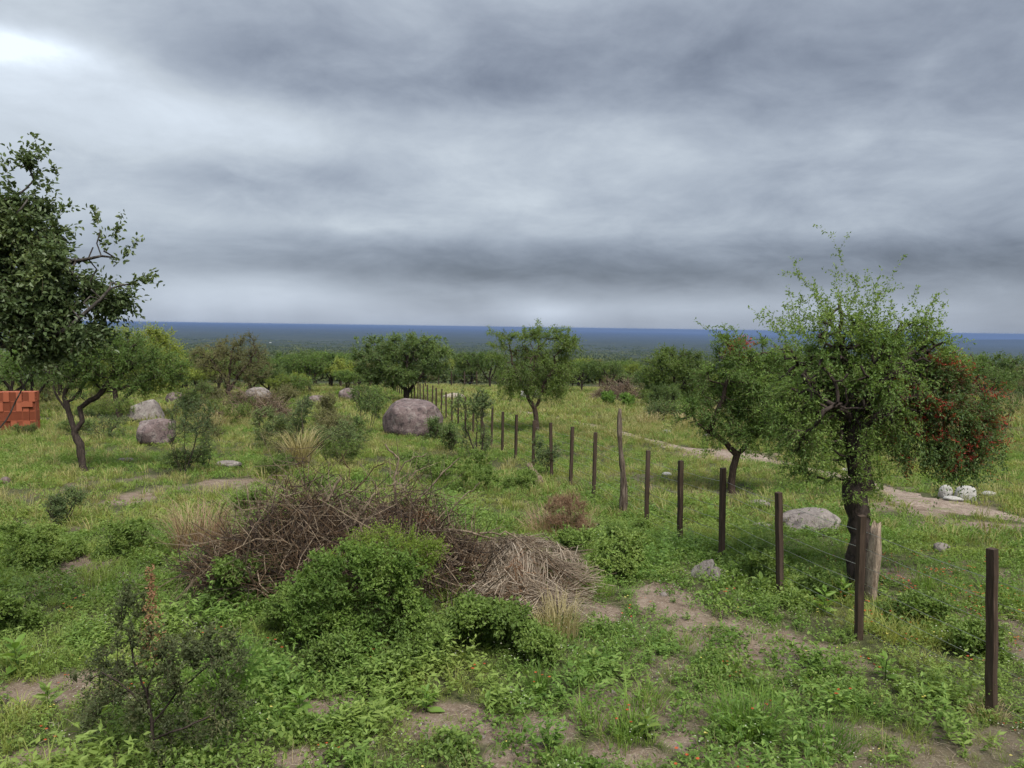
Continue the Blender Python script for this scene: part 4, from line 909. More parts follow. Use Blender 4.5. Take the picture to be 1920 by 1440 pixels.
# ------------------------------------------------------------------ fence
def box_post(w1, h, top_tilt=.0, rg=None):
    """a squared post with worn, slightly wavy edges"""
    n = 9; vs = []; zs = np.linspace(-.25, h, n); ch = .05
    for i_, z in enumerate(zs):
        j_ = RNG.normal(size=2) * .0025
        for (cx, cy_) in ((-1 + ch, -1), (1 - ch, -1), (1, -1 + ch), (1, 1 - ch), (1 - ch, 1), (-1 + ch, 1), (-1, 1 - ch), (-1, -1 + ch)):
            vs.append((cx * w1 / 2 + j_[0], cy_ * w1 / 2 + j_[1], z + (top_tilt * cx if i_ == n - 1 else 0)))
    Q = [[r * 8 + k, r * 8 + (k + 1) % 8, (r + 1) * 8 + (k + 1) % 8, (r + 1) * 8 + k] for r in range(n - 1) for k in range(8)]
    return mesh_of('post', vs, quads=Q, polys=[[(n - 1) * 8 + k for k in range(8)]], mat=POSTM)
fa, fb = 5.3, -.244                                 # fence line x = fa + fb * y
fence = empty('wire_fence', (fa + fb * 12, 12, float(zfun(fa + fb * 12, 12))), 'long fence of dark squared posts and thin wires running down the slope', 'fence')
fo = np.array(fence.location)
HW = [.10, .25, .40, .56, .73, .91, 1.08]
tops = []
POST_Y = [4.5, 5.92, 7.45, 8.76, 10.1, 11.3, 12.5, 13.5, 15.0, 16.4, 17.8, 19.4, 21.2, 22.8, 24.3]
while POST_Y[-1] < 66: POST_Y.append(POST_Y[-1] + 1.5 + random.uniform(-.08, .08))
pm = [box_post(.064, 1.28, random.uniform(-.004, .004)) for _ in range(4)]
stv, stq = [], []
for k, z in enumerate(HW):                       # bent wire ties on a post's side
    a_ = np.array([[.036, -.01, z], [.036, .012, z + .01]]); c_ = np.array([[.075, -.03, z + .004], [.062, .03, z + .002]])
    v, q = sticks(a_, (a_ + c_) / 2 + np.array((.008, 0, .006)), c_, .0028, None); stq.append(q + len(stv) * len(v)); stv.append(v)
stm = mesh_of('wire_tie', np.vstack(stv), quads=np.vstack(stq), mat=POSTM)
for i_, y in enumerate(POST_Y):
    x = fa + fb * y; z = float(zfun(x, y)); tops.append((x, y, z))
    if i_ == 7:                                    # the tall gnarled post
        zz = np.linspace(-.2, 1.92, 16); P = np.stack((.03 * np.sin(zz * 3.1) - .045 * zz, .02 * np.cos(zz * 2.3), zz), -1); rd = np.interp(zz, [-.2, .3, 1, 1.6, 1.92], [.066, .058, .052, .044, .032]) * (1 + .16 * RNG.normal(size=16))
        me = tubes(P, np.arange(-1, 15), rd, OLDW, 'post', 10)
        top = np.array([v.co[:] for v in me.vertices][-10:]).mean(0)
        o = link('post', me, fence, (x - fo[0], y - fo[1], z - fo[2])); o['label'] = 'tall gnarled bare wood post'
        continue
    o = link('post', pm[i_ % 4], fence, (x - fo[0], y - fo[1], z - fo[2]))
    o.rotation_euler = (random.uniform(-.035, .035), random.uniform(-.035, .035) - (.03 if i_ < 4 else 0) * (1 if i_ != 1 else .4), math.atan(-fb) + random.uniform(-.3, .3))
    o.scale = (1, 1, 1.06 if i_ == 1 else random.uniform(.96, 1.02))
    if 0 < i_ < 9: link('wire_tie', stm, o)
tops = np.array(tops)
for h in HW:
    V, Q = [], []
    pts = []
    for a_, c_ in zip(tops[:-1], tops[1:]):
        for f in (0, .5): q = a_ + (c_ - a_) * f + np.array((0, 0, h - .012 * (f == .5))); pts.append(q)
    pts.append(tops[-1] + np.array((0, 0, h))); pts = np.array(pts) + np.array((.045, .01, 0)); n = len(pts)
    for k in range(3): V.append(pts + .003 * np.array((math.cos(k * 2.09), 0, math.sin(k * 2.09))))
    V = np.stack(V, 1).reshape(-1, 3) - fo; o_ = np.arange(n - 1)[:, None] * 3
    Q = np.concatenate([o_ + np.array([[e, (e + 1) % 3, 3 + (e + 1) % 3, 3 + e]]) for e in range(3)])
    link('wire', mesh_of('wire', V, quads=Q, mat=WIREM), fence)
# second, far fence below the trees
q0 = at(640, 728); q1 = at(940, 726)
f2 = empty('wire_fence', q0, 'far line of thin dark posts below the trees', 'fence'); b2 = np.array(f2.location)
for k in range(13):
    p = q0 + (q1 - q0) * k / 12; p[2] = float(zfun(p[0], p[1])); o = link('post', pm[k % 4], f2, p - b2); o.scale = (1.6, 1.6, 1.25); o.rotation_euler = (0, random.uniform(-.03, .03), random.uniform(0, 1))
for h in (.5, 1.2):
    pt = np.array([[*(q0 + (q1 - q0) * k / 24)[:2], 0] for k in range(25)]); pt[:, 2] = zfun(pt[:, 0], pt[:, 1]) + h
    V = np.stack([pt + .003 * np.array((0, math.cos(e * 2.09), math.sin(e * 2.09))) for e in range(3)], 1).reshape(-1, 3) - b2; o_ = np.arange(24)[:, None] * 3
    link('wire', mesh_of('wire', V, quads=np.concatenate([o_ + np.array([[e, (e + 1) % 3, 3 + (e + 1) % 3, 3 + e]]) for e in range(3)]), mat=WIREM), f2)

# weathered stump standing behind the second post
def gnarl(name, base, pts, rads, mat, label, cat, sides=12, jag=0.0, parent=None):
    P = np.array(pts, float); n = 14; s = np.linspace(0, len(P) - 1, n); Pi = np.stack([np.interp(s, np.arange(len(P)), P[:, c]) for c in range(3)], -1); R_ = np.interp(s, np.arange(len(P)), rads)
    th = np.arange(sides) * 2 * math.pi / sides; flute = 1 + .22 * np.sin(th * 3 + 1) * RNG.uniform(.5, 1) + .12 * RNG.normal(size=sides)
    V = []
    for k in range(n):
        tw = .25 * k / n; V.append(Pi[k] + np.stack((np.cos(th + tw) * R_[k] * flute, np.sin(th + tw) * R_[k] * flute, np.zeros(sides)), -1) + (np.stack((0 * th, 0 * th, jag * RNG.random(sides)), -1) if k == n - 1 else 0))
    V.append(Pi[-1:] + np.array([[0, 0, -jag * .4]])); V = np.vstack(V)
    Q = [[r * sides + k, r * sides + (k + 1) % sides, (r + 1) * sides + (k + 1) % sides, (r + 1) * sides + k] for r in range(n - 1) for k in range(sides)]
    T = [[(n - 1) * sides + k, (n - 1) * sides + (k + 1) % sides, n * sides] for k in range(sides)]
    o = link(name, mesh_of(name, V, quads=Q, tris=T, mat=mat, smooth=True), parent, base)
    if label: tag(o, label, cat)
    return o
b = at(1634, 1130)
gnarl('tree_stump', b, [(0, 0, -.1), (.0, 0, .25), (.02, 0, .55), (.015, 0, .86)], [.055, .07, .085, .06], bark_mat('pale_split_wood', (.10, .07, .05), (.36, .29, .22), 16), 'split weathered grey stump standing hard behind a squared fence post', 'stump', jag=.10)
b = at(1001, 910)
gnarl('wood_chunk', b, [(.10, 0, -.08), (.02, 0, .18), (-.09, 0, .42)], [.13, .14, .05], DEADG, 'upright split chunk of grey dead wood at the fence foot', 'wood', jag=.08)

# ------------------------------------------------------------------ stack of hollow red bricks
def hollow_brick(lx, ly, lz, nx, nz):
    vs, Q = [], []
    def bx(x0, x1, y0, y1, z0, z1):
        o = len(vs); vs.extend([(x, y, z) for x in (x0, x1) for y in (y0, y1) for z in (z0, z1)])
        Q.extend([[o + a for a in f] for f in ((0, 1, 3, 2), (4, 6, 7, 5), (0, 4, 5, 1), (2, 3, 7, 6), (0, 2, 6, 4), (1, 5, 7, 3))])
    wl = .012
    bx(0, lx, 0, ly, 0, wl); bx(0, lx, 0, ly, lz - wl, lz)
    for k in range(nx + 1):
        x = (lx - wl) * k / nx; bx(x, x + wl, .001, ly - .001, wl, lz - wl)
    for k in range(1, nz):
        z = (lz - wl) * k / nz; bx(wl, lx - wl, .006, ly - .006, z, z + wl)
    return np.array(vs), np.array(Q)
v, q = hollow_brick(.18, .24, .33, 6, 1); BR1 = mesh_of('brick', v - np.array((.09, 0, 0)), quads=q, mat=CLAY)
v, q = hollow_brick(.18, .24, .33, 3, 3); v2 = v[:, [1, 0, 2]] * np.array((.18 / .24, .24 / .18, 1)); BR2 = mesh_of('brick', v2 - np.array((.09, 0, 0)), quads=q[:, ::-1], mat=CLAY)
b0 = at(-4, 808); stack = empty('brick_stack', b0, 'stack of red hollow clay bricks half hidden by the leaning tree', 'brick stack'); stack.rotation_euler = (0, 0, D2R(16))
for cz in range(5):
    for cx in range(-9, 6):
        for cyy in range(2):
            if cz == 4 and (cx > -3 or cyy == 0 or random.random() < .3): continue
            o = link('brick', BR1 if random.random() < .6 else BR2, stack, ((cx + .5) * .195 + random.uniform(-.006, .006), cyy * .27 + random.uniform(-.06, .03), cz * .334)); o.rotation_euler = (0, 0, random.uniform(-.03, .03))
for (cx, cyy, cz) in ((5.6, -.06, 2), (5.0, -.03, 0)):
    o = link('brick', BR2, stack, (cx * .187, cyy, cz * .334 + .24)); o.rotation_euler = (0, D2R(-90), 0); o.location.x += .05
# ------------------------------------------------------------------ brush piles
LITTER, t, out = material('dark_litter'); o = ocoord(t)
c = t.ramp(t.noise(o, 14, 8, .72), [(.3, (.025, .018, .014)), (.55, (.075, .055, .042)), (.75, (.16, .12, .09))])
p = pbsdf(t, c, .95, .1); bump(t, p, t.noise(o, 30, 6, .7), 1.0, .03); t.l.new(p.outputs[0], out.inputs[0])
def dome(name, rx, ry, h, mat, parent, loc=(0, 0, 0), seed=0):
    n, m_ = 14, 40; V = []
    for i_ in range(n):
        f = i_ / (n - 1)
        for j_ in range(m_):
            th = j_ / m_ * 2 * math.pi; x, y = math.cos(th) * rx * f, math.sin(th) * ry * f
            nn = float(fbm(np.array([x * 2 + seed]), np.array([y * 2]), 500 + seed)[0])
            V.append((x, y, h * (1 - f ** 1.8) * (1 + .9 * nn) - .10 * f))
    Q = [[i_ * m_ + j_, (i_ + 1) * m_ + j_, (i_ + 1) * m_ + (j_ + 1) % m_, i_ * m_ + (j_ + 1) % m_] for i_ in range(n - 1) for j_ in range(m_)]
    return link(name, mesh_of(name, V, quads=Q, mat=mat, smooth=True), parent, loc)
def tangle(n, rx, ry, h, L, r, mats, flat=.5, fill=1.0, hpow=1.6):
    """crooked dead twigs through a dome-shaped heap"""
    th = RNG.uniform(0, 6.28, n); f = np.sqrt(RNG.random(n)); x, y = np.cos(th) * rx * f, np.sin(th) * ry * f
    z = h * (1 - f ** hpow) * RNG.uniform(1 - fill, 1.08, n) * (1 + .8 * fbm(x * 1.5 + rx, y * 1.7, 77)) + .03
    d = unit(RNG.normal(size=(n, 3)) * np.array((1, 1, flat)) + np.array((0, 0, .12))); ln_ = (L * RNG.uniform(.3, 1.3, n))[:, None]
    a_ = np.stack((x, y, z), -1); m_ = a_ + d * ln_ * .5 + RNG.normal(size=(n, 3)) * ln_ * .10; e = m_ + unit(d + RNG.normal(size=(n, 3)) * .45) * ln_ * .5
    return a_, m_, e, r * RNG.uniform(.5, 1.6, n)
def add_tangle(name, parent, mat, *a_):
    p0, p1, p2, r = tangle(*a_[:6], None, *a_[6:]); v, q = sticks(p0, p1, p2, r, mat); o = link(name, mesh_of(name, v, quads=q, mat=mat, rnd=np.repeat(RNG.random(len(r)), 9)), parent); o['kind'] = 'stuff'; return o
bc = at(640, 1105); bc[1] += .45; bc[2] = float(zfun(bc[0], bc[1]))
pile = empty('brush_pile', bc, 'big tangled pile of dead thorny branches in the weeds', 'brush pile')
dome('heap_core', 1.75, .66, .66, LITTER, pile, seed=1)
add_tangle('twig_tangle', pile, DEADW, 3300, 1.8, .85, .86, .46, .0048, .7, .6)
add_tangle('twig_tangle', pile, DEADG, 1000, 1.85, .9, 1.0, .62, .0055, .9, .6)
add_tangle('twig_tangle', pile, BARK2, 700, 1.7, .75, 1.25, .5, .0036, 1.2, .5); add_tangle('twig_tangle', pile, BARK, 1500, 1.9, .85, .7, .5, .005, .5, .7)
DPP = depth_of(bc)
def branch(pts, r, mat=DEADG, dd=0.0, twigs=3):
    L = np.array([dep(x, y, DPP + dd + (e[0] if e else 0)) for x, y, *e in pts]) - bc
    n = 10; s = np.linspace(0, len(L) - 1, n); P = np.stack([np.interp(s, np.arange(len(L)), L[:, c]) for c in range(3)], -1); P[1:-1] += RNG.normal(size=(n - 2, 3)) * .012
    par = list(range(-1, n - 1)); rd = list(np.linspace(r, r * .55, n)); PP = list(P)
    for k in range(twigs):
        i0 = random.randint(4, n - 2); d = unit(P[i0 + 1] - P[i0]) + RNG.normal(size=3) * .55; pr = i0
        for e in range(4):
            PP.append(PP[pr] + unit(d) * random.uniform(.05, .09)); par.append(pr); rd.append(r * .35 * (1 - e * .2)); pr = len(PP) - 1; d = d + RNG.normal(size=3) * .35
    return link('branch', tubes(np.array(PP), np.array(par), np.array(rd), mat, 'branch'), pile)
for a_ in [([(480, 1085), (478, 1030), (470, 975)], .032, BARK2, -.35, 0), ([(556, 1055), (590, 985), (615, 930), (640, 895)], .024, DEADG, -.1, 1), ([(380, 1090), (430, 1078), (478, 1066)], .020, BARK2, -.45, 0),
           ([(515, 1055), (570, 1005), (610, 960), (625, 940)], .014, DEADG, -.3, 2), ([(745, 975), (742, 910), (745, 860), (722, 832)], .016, DEADG, .25, 3), ([(743, 890), (765, 862), (800, 850)], .009, DEADG, .25, 2),
           ([(680, 1020), (760, 1000), (850, 990), (930, 1012)], .020, DEADG, -.1, 2), ([(640, 1010), (680, 960), (704, 924)], .020, DEADG, -.2, 0), ([(765, 968), (790, 930), (835, 880), (862, 858)], .011, DEADG, .2, 3),
           ([(755, 1085), (790, 1058), (818, 1030)], .014, DEADG, -.75, 0), ([(460, 905), (468, 935), (462, 1000)], .011, DEADG, -.2, 2), ([(505, 893), (528, 915), (550, 935)], .009, DEADG, .1, 2),
           ([(600, 990), (640, 940), (700, 880), (720, 870)], .010, DEADW, .1, 4), ([(540, 1000), (520, 940), (545, 900)], .009, DEADW, 0, 4), ([(820, 990), (870, 930), (900, 905)], .009, DEADG, .1, 3), ([(430, 1010), (410, 970), (425, 940)], .008, DEADW, -.1, 3),
           ([(690, 1000), (660, 920), (655, 880), (640, 850)], .009, DEADW, .3, 4), ([(780, 1000), (800, 940), (780, 890)], .008, DEADW, .3, 4), ([(600, 1060), (650, 1020), (740, 985)], .022, BARK2, -.3, 1), ([(900, 1000), (955, 1000), (1000, 1035)], .012, DEADG, -.1, 2)]:
    branch(*a_)
q = bc * 0 + (dep(795, 972, DPP - .2) - bc) + RNG.normal(size=(160, 3)) * np.array((.09, .06, .05)); link('rusty_sprig', leaf_mesh('rusty_sprig', q, rand_dirs(160), rand_dirs(160), .05, .007, DRYB), pile)
# straw heap at the end of the pile
sc_ = at(955, 1135); sc_[1] += .75; sc_[2] = float(zfun(sc_[0], sc_[1]))
heap = empty('straw_heap', sc_, 'heap of pale dead stalks and straw at the end of the brush pile', 'straw heap')
dome('heap_core', .85, .95, .18, LITTER, heap, seed=4)
def stalks(n, rx, ry, h, L, wd, mat, name, ctr=(0, 0)):
    th = RNG.uniform(0, 6.28, n); f = np.sqrt(RNG.random(n)); x, y = np.cos(th) * rx * f, np.sin(th) * ry * f; zt = lambda x_, y_: h * np.maximum(0, 1 - np.hypot(x_ / rx, y_ / ry) ** 2.6) + .05
    a2 = RNG.normal(size=n) * .9 - .7 + 1.2 * fbm(x * 2.2, y * 2.2, 91); d = np.stack((np.cos(a2), np.sin(a2)), -1); l = L * RNG.uniform(.4, 1.3, n); ps = []
    for s in (-.5, 0, .5):
        xx, yy = x + d[:, 0] * l * s, y + d[:, 1] * l * s + RNG.normal(size=n) * .012; ps.append(np.stack((xx + ctr[0], yy + ctr[1], zt(xx, yy) * (1 + .9 * fbm((xx + 3) * 1.9, yy * 1.9, 93)) + RNG.uniform(0, .09, n) + .03 * s * RNG.normal(size=n)), -1))
    v, q = sticks(ps[0], ps[1], ps[2], wd * RNG.uniform(.5, 1.6, n), mat); o = link(name, mesh_of(name, v, quads=q, mat=mat, rnd=np.repeat(RNG.random(n), 9)), heap); o['kind'] = 'stuff'
def bundle(cx, cyy, a0, n, L, wd, mat, name):
    x = cx + RNG.normal(size=n) * .10; y = cyy + RNG.normal(size=n) * .10; a2 = a0 + RNG.normal(size=n) * .28; l = L * RNG.uniform(.5, 1.3, n); ps = []; lift = RNG.uniform(0, .10, n); bend = RNG.normal(size=n) * .10
    for s_ in (-.5, 0, .5):
        xx, yy = x + np.cos(a2 + bend * s_ * 4) * l * s_, y + np.sin(a2 + bend * s_ * 4) * l * s_
        ps.append(np.stack((xx, yy, .24 * np.maximum(0, 1 - (xx / 1.0) ** 2 - (yy / 1.15) ** 2) * (1 + 1.3 * fbm((xx + 3) * 2.4, yy * 2.4, 93)) + .05 + lift * (1 + s_ * np.sign(bend))), -1))
    v, q = sticks(ps[0], ps[1], ps[2], wd * RNG.uniform(.5, 1.7, n), mat); o = link(name, mesh_of(name, v, quads=q, mat=mat, rnd=np.repeat(RNG.random(n), 9)), heap); o['kind'] = 'stuff'
for k in range(56):
    th = random.uniform(0, 6.28); f = math.sqrt(random.random()); mt, nm_ = random.choice([(STRAW, 'straw'), (STRAW, 'straw'), (STRAW, 'straw'), (DEADG, 'dead_stalk'), (DEADW, 'dead_stalk')])
    bundle(math.cos(th) * 1.0 * f, math.sin(th) * 1.05 * f, random.uniform(-2.2, .9), random.randint(30, 75), random.uniform(.25, .75), .0036, mt, nm_)
for (cx, cyy) in ((-.6, -.45), (-.5, -.3), (-.7, -.3), (.05, -.6), (.15, -.7)): bundle(cx, cyy, random.uniform(0, 3), 70, .25, .0032, DRYB, 'rusty_stalk')
# grey brush heaps further off
for (x, y, wpx, hpx, lb) in [(470, 786, 150, 48, 'grey tangled brush heap below the brownish tree'), (1158, 752, 100, 38, 'low grey-brown brush mound at the edge of the trees')]:
    b = at(x, y); k = depth_of(b) / F_PX; b[1] += .5; b[2] = float(zfun(b[0], b[1])); e = empty('brush_pile', b, lb, 'brush pile')
    rx, h = wpx / 2 * k, hpx * k; dome('heap_core', rx * .85, rx * .5, h * .6, LITTER, e, seed=int(x)); add_tangle('twig_tangle', e, DEADG, 1000, rx, rx * .6, h, .7, .010, .6, .6); add_tangle('twig_tangle', e, DEADW, 900, rx, rx * .6, h * 1.05, .6, .008, .7, .6)

# ------------------------------------------------------------------ broad-leaved weeds, leaf by leaf
v, q = leaf_arrays(np.array([[0, 0, 0.]]), np.array([[1, 0, 0.]]), np.array([[0, 0, 1.]]), .11, .05, True, .15)
BIGLEAF = [mesh_of('leaf', v, quads=q, mat=mm, rnd=np.full(6, .6)) for mm in (L_BRIGHT, L_WEED)]
zz = np.linspace(0, .16, 5); STEM = tubes(np.stack((0 * zz, .004 * np.sin(zz * 30), zz - .02), -1), np.arange(-1, 4), np.linspace(.005, .003, 5), L_WEED, 'stem')
for (x, y, s, lb) in [(562, 1352, 1.1, 'broad-leaved weed alone on bare soil below the leafy bush'), (800, 1335, .9, 'broad-leaved weed in front of the white-flecked weed clump'), (1112, 1262, .9, 'dark broad-leaved rosette beside the grass tuft in trodden soil'),
                      (30, 1262, 1.3, 'large pale broad-leaved weed at the edge of the bare soil'), (1425, 1118, 1.1, 'broad-leaved weed growing under the fence wires'), (1545, 1150, 1.3, 'big-leaved weed next to the tall thorn tree trunk'), (1580, 1130, 1.2, 'big-leaved weed just behind the fence by the stump'),
                      (1700, 1165, 1.1, 'broad-leaved weed on the far side of the stump'), (1660, 1275, 1.0, 'spreading broad-leaved weed below the second fence post'), (90, 1330, .9, 'broad-leaved weed on a bare patch by the dark airy shrub'),
                      (520, 1290, .8, 'small broad-leaved weed between bare soil and the leafy bush'), (1210, 1385, .9, 'broad-leaved weed in the lush grass'), (1750, 1150, 1.0, 'broad-leaved weed among the orange flowers'), (520, 890, 1.2, 'upright fresh green weed behind the brush pile')]:
    s *= 1.35; b = at(x, y); e = empty('broadleaf_weed', b, lb, 'weed', 'broad-leaved weeds'); link('stem', STEM, e).scale = (s, s, s); ml = random.choice(BIGLEAF)
    for k in range(13):
        o = link('leaf', ml, e, (0, 0, s * (.01 + .011 * k))); a_ = k * 2.4 + random.uniform(-.3, .3)
        o.rotation_euler = (random.uniform(-.3, .3), -.15 - .055 * k + random.uniform(-.15, .15), a_); sc = s * random.uniform(.75, 1.15) * (1 - .03 * k); o.scale = (sc, sc, sc)

# ------------------------------------------------------------------ ground cover
RNG = np.random.default_rng(5); random.seed(5)
def proto(me): return bpy.data.objects.new(me.name + '_source', me)
def scatter(name, label, cat, pts, scl, protos, tilt=.12):
    """one object of ground cover: points that carry a plant each"""
    n = len(pts); me = bpy.data.meshes.new(name); me.vertices.add(n); me.vertices.foreach_set('co', np.asarray(pts, np.float32).ravel())
    rot = np.stack((RNG.normal(size=n) * tilt, RNG.normal(size=n) * tilt, RNG.uniform(0, 6.28, n)), -1).astype(np.float32)
    a_ = me.attributes.new('rot', 'FLOAT_VECTOR', 'POINT'); a_.data.foreach_set('vector', rot.ravel())
    a_ = me.attributes.new('scl', 'FLOAT', 'POINT'); a_.data.foreach_set('value', np.asarray(scl, np.float32))
    a_ = me.attributes.new('pid', 'INT', 'POINT'); a_.data.foreach_set('value', RNG.integers(0, len(protos), n).astype(np.int32))
    o = link(name, me); tag(o, label, cat, kind='stuff')
    ng = bpy.data.node_groups.new(name, 'GeometryNodeTree'); ng.interface.new_socket('Geometry', in_out='INPUT', socket_type='NodeSocketGeometry'); ng.interface.new_socket('Geometry', in_out='OUTPUT', socket_type='NodeSocketGeometry')
    N, L = ng.nodes, ng.links; gi = N.new('NodeGroupInput'); go = N.new('NodeGroupOutput'); ip = N.new('GeometryNodeInstanceOnPoints'); jn = N.new('GeometryNodeJoinGeometry')
    for p_ in protos:
        oi = N.new('GeometryNodeObjectInfo'); oi.inputs['Object'].default_value = p_; oi.inputs['As Instance'].default_value = False
        g2 = N.new('GeometryNodeGeometryToInstance'); L.new(oi.outputs['Geometry'], g2.inputs[0]); L.new(g2.outputs[0], jn.inputs[0])
    def attr(nm, tp):
        q_ = N.new('GeometryNodeInputNamedAttribute'); q_.data_type = tp; q_.inputs[0].default_value = nm; return q_.outputs[0]
    L.new(gi.outputs[0], ip.inputs['Points']); L.new(jn.outputs[0], ip.inputs['Instance']); ip.inputs['Pick Instance'].default_value = True
    L.new(attr('pid', 'INT'), ip.inputs['Instance Index']); L.new(attr('rot', 'FLOAT_VECTOR'), ip.inputs['Rotation']); L.new(attr('scl', 'FLOAT'), ip.inputs['Scale'])
    L.new(ip.outputs[0], go.inputs[0]); md = o.modifiers.new('scatter', 'NODES'); md.node_group = ng
    return o
def sample(n, rmin, rmax, az=41):
    """random ground points in a sector, even per square metre"""
    r = np.sqrt(rmin ** 2 + (rmax ** 2 - rmin ** 2) * RNG.random(n)); a_ = np.radians(RNG.uniform(-az, az, n)); x, y = r * np.sin(a_), r * np.cos(a_)
    return x, y
def keep(x, y, prob): k = RNG.random(len(x)) < prob; x, y = x[k], y[k]; return np.stack((x, y, zfun(x, y)), -1)
def grass_me(n, rad_, L, wd, mat, lean=.45, curl=.5, seeds=False, nm='grass'):
    v, q, t_, rn, tipp = blades(n, rad_, L, wd, lean, curl)
    return mesh_of(nm, v, quads=q, tris=t_, mat=mat, rnd=rn)
def mat_me(n, rad_, h, Lf, Wf, mat, ovate=True, nm='weed', updir=.8):
    """a low leafy mat: leaves set on a bumpy dome"""
    a_ = RNG.uniform(0, 6.28, n); f = np.sqrt(RNG.random(n)); x, y = np.cos(a_) * rad_ * f, np.sin(a_) * rad_ * f
    z = h * (1 - f ** 2 * .8) * RNG.uniform(.25, 1.05, n); out_ = np.stack((np.cos(a_), np.sin(a_), 0 * a_), -1)
    ax = unit(out_ * .5 + RNG.normal(size=(n, 3)) * .6 + np.array((0, 0, .15))); nm_ = unit(np.array((0, 0, updir)) + RNG.normal(size=(n, 3)) * .35); sz = RNG.uniform(.6, 1.25, n)
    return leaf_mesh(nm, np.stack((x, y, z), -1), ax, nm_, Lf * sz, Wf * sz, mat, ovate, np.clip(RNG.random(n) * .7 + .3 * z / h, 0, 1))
def herb_me(n_st, rad_, h, mat, flower=None, nm='herb'):
    """upright herbs: thin stems set with small cut leaves, pale heads at the tips"""
    p, ax, up_ = [], [], []; tips = []
    for s in range(n_st):
        a_ = RNG.uniform(0, 6.28); b_ = np.array((math.cos(a_), math.sin(a_), 0)) * rad_ * RNG.random(); d = unit(np.array((math.cos(a_) * .35, math.sin(a_) * .35, 1)) + RNG.normal(size=3) * .15); l = h * RNG.uniform(.5, 1.1)
        for k in range(13): p.append(b_ + d * l * (k + 1) / 13); ax.append(unit(rand_dirs(1)[0] * np.array((1, 1, .35)) + d * .3)); up_.append(unit(np.array((0, 0, 1)) + RNG.normal(size=3) * .4))
        tips.append(b_ + d * l)
    p, ax, up_ = np.array(p), np.array(ax), np.array(up_); v, q = leaf_arrays(p, ax, up_, .045 * RNG.uniform(.6, 1.2, len(p)), .015); rn = np.repeat(RNG.random(len(p)), 4)
    me = mesh_of(nm, v, quads=q, mat=mat, rnd=rn)
    return me, np.array(tips)
def flower_me(n_st, rad_, h, petal, nm, size=.02):
    tips = np.stack((RNG.uniform(-rad_, rad_, n_st), RNG.uniform(-rad_, rad_, n_st), h * RNG.uniform(.6, 1.1, n_st)), -1); P_, A_, N_ = [], [], []
    for tpt in tips:
        for k in range(7): a_ = k * .9; P_.append(tpt); A_.append((math.cos(a_), math.sin(a_), .25)); N_.append((0, 0, 1))
    return leaf_mesh(nm, np.array(P_), np.array(A_), np.array(N_) + RNG.normal(size=(len(N_), 3)) * .2, size, size * .7, petal, False)
g1 = [proto(grass_me(26, .06, .15, .0045, GRASS)), proto(grass_me(34, .09, .12, .0045, GRASS, .7, .6)), proto(grass_me(20, .05, .22, .0045, GRASS, .35, .4))]
g2_ = [proto(grass_me(30, .10, .20, .009, GRASS, .6, .5)), proto(grass_me(30, .13, .15, .009, GRASS, .8, .6)), proto(grass_me(26, .1, .26, .008, SEEDY, .35, .4))]
g3 = [proto(grass_me(24, .2, .28, .024, GRASS, .6, .5)), proto(grass_me(22, .22, .22, .026, GRASS, .8, .6)), proto(grass_me(24, .2, .36, .020, SEEDY, .4, .4))]
m1 = [proto(mat_me(70, .11, .09, .024, .017, HERB)), proto(mat_me(60, .12, .06, .021, .016, HERB)), proto(mat_me(80, .12, .14, .028, .018, L_WEED))]
m2 = [proto(mat_me(60, .17, .13, .042, .026, HERB)), proto(mat_me(60, .2, .1, .04, .026, HERB)), proto(mat_me(60, .18, .17, .045, .026, L_WEED))]
h1 = [proto(herb_me(7, .09, .16, HERB)[0]), proto(herb_me(6, .08, .24, HERB)[0]), proto(herb_me(8, .12, .12, HERB)[0])]
sp = [proto(grass_me(34, .16, .42, .008, SEEDY, .3, .35)), proto(grass_me(30, .2, .34, .009, SEEDY, .45, .4))]
def cover(x, y, lo=.12): return lo + .08 + (.92 - lo) * (1 - bare_mask(x, y)) ** 1.3
def offpath(x, y): return 1 - track_mask(x, y)
x, y = sample(11500, 4.3, 13); nn = fbm(x / .8, y / .8, 41); pts = keep(x, y, cover(x, y, .10) * sstep(-.35, .30, nn) * .9); hh = sstep(-.2, .5, fbm(pts[:, 0] / 1.1, pts[:, 1] / 1.1, 141))
scatter('weeds', 'low mat of small-leaved green weeds covering the soil', 'weeds', pts, RNG.uniform(.55, 1.1, len(pts)) * (.72 + .95 * hh), m1)
x, y = sample(7600, 4.3, 15); nn = fbm(x / .9, y / .9, 43); pts = keep(x, y, cover(x, y, .22) * sstep(-.45, .3, nn))
scatter('herbs', 'feathery low herbs sprinkled over the weedy soil', 'weeds', pts, RNG.uniform(.5, 1.1, len(pts)) * (.8 + 1.1 * sstep(-.1, .5, fbm(pts[:, 0] / .9, pts[:, 1] / .9, 143))), h1)
x, y = sample(11000, 4.3, 14); nn = fbm(x / .7, y / .7, 47); pts = keep(x, y, cover(x, y, .16) * sstep(-.4, .35, nn))
scatter('grass', 'short green grass growing between the weeds', 'grass', pts, RNG.uniform(.5, 1.2, len(pts)) * (.7 + 1.2 * sstep(0, .5, fbm(pts[:, 0] / .8, pts[:, 1] / .8, 147))), g1)
x, y = sample(17000, 13, 34); pts = keep(x, y, cover(x, y, .25) * offpath(x, y) * sstep(-.8, .1, fbm(x / 1.6, y / 1.6, 49)))
scatter('grass', 'pale green meadow grass around boulders and fence', 'grass', pts, RNG.uniform(.6, 1.3, len(pts)), g2_)
x, y = sample(13000, 12, 34); pts = keep(x, y, cover(x, y, .2) * offpath(x, y) * sstep(-.35, .35, fbm(x / 2, y / 2, 53)))
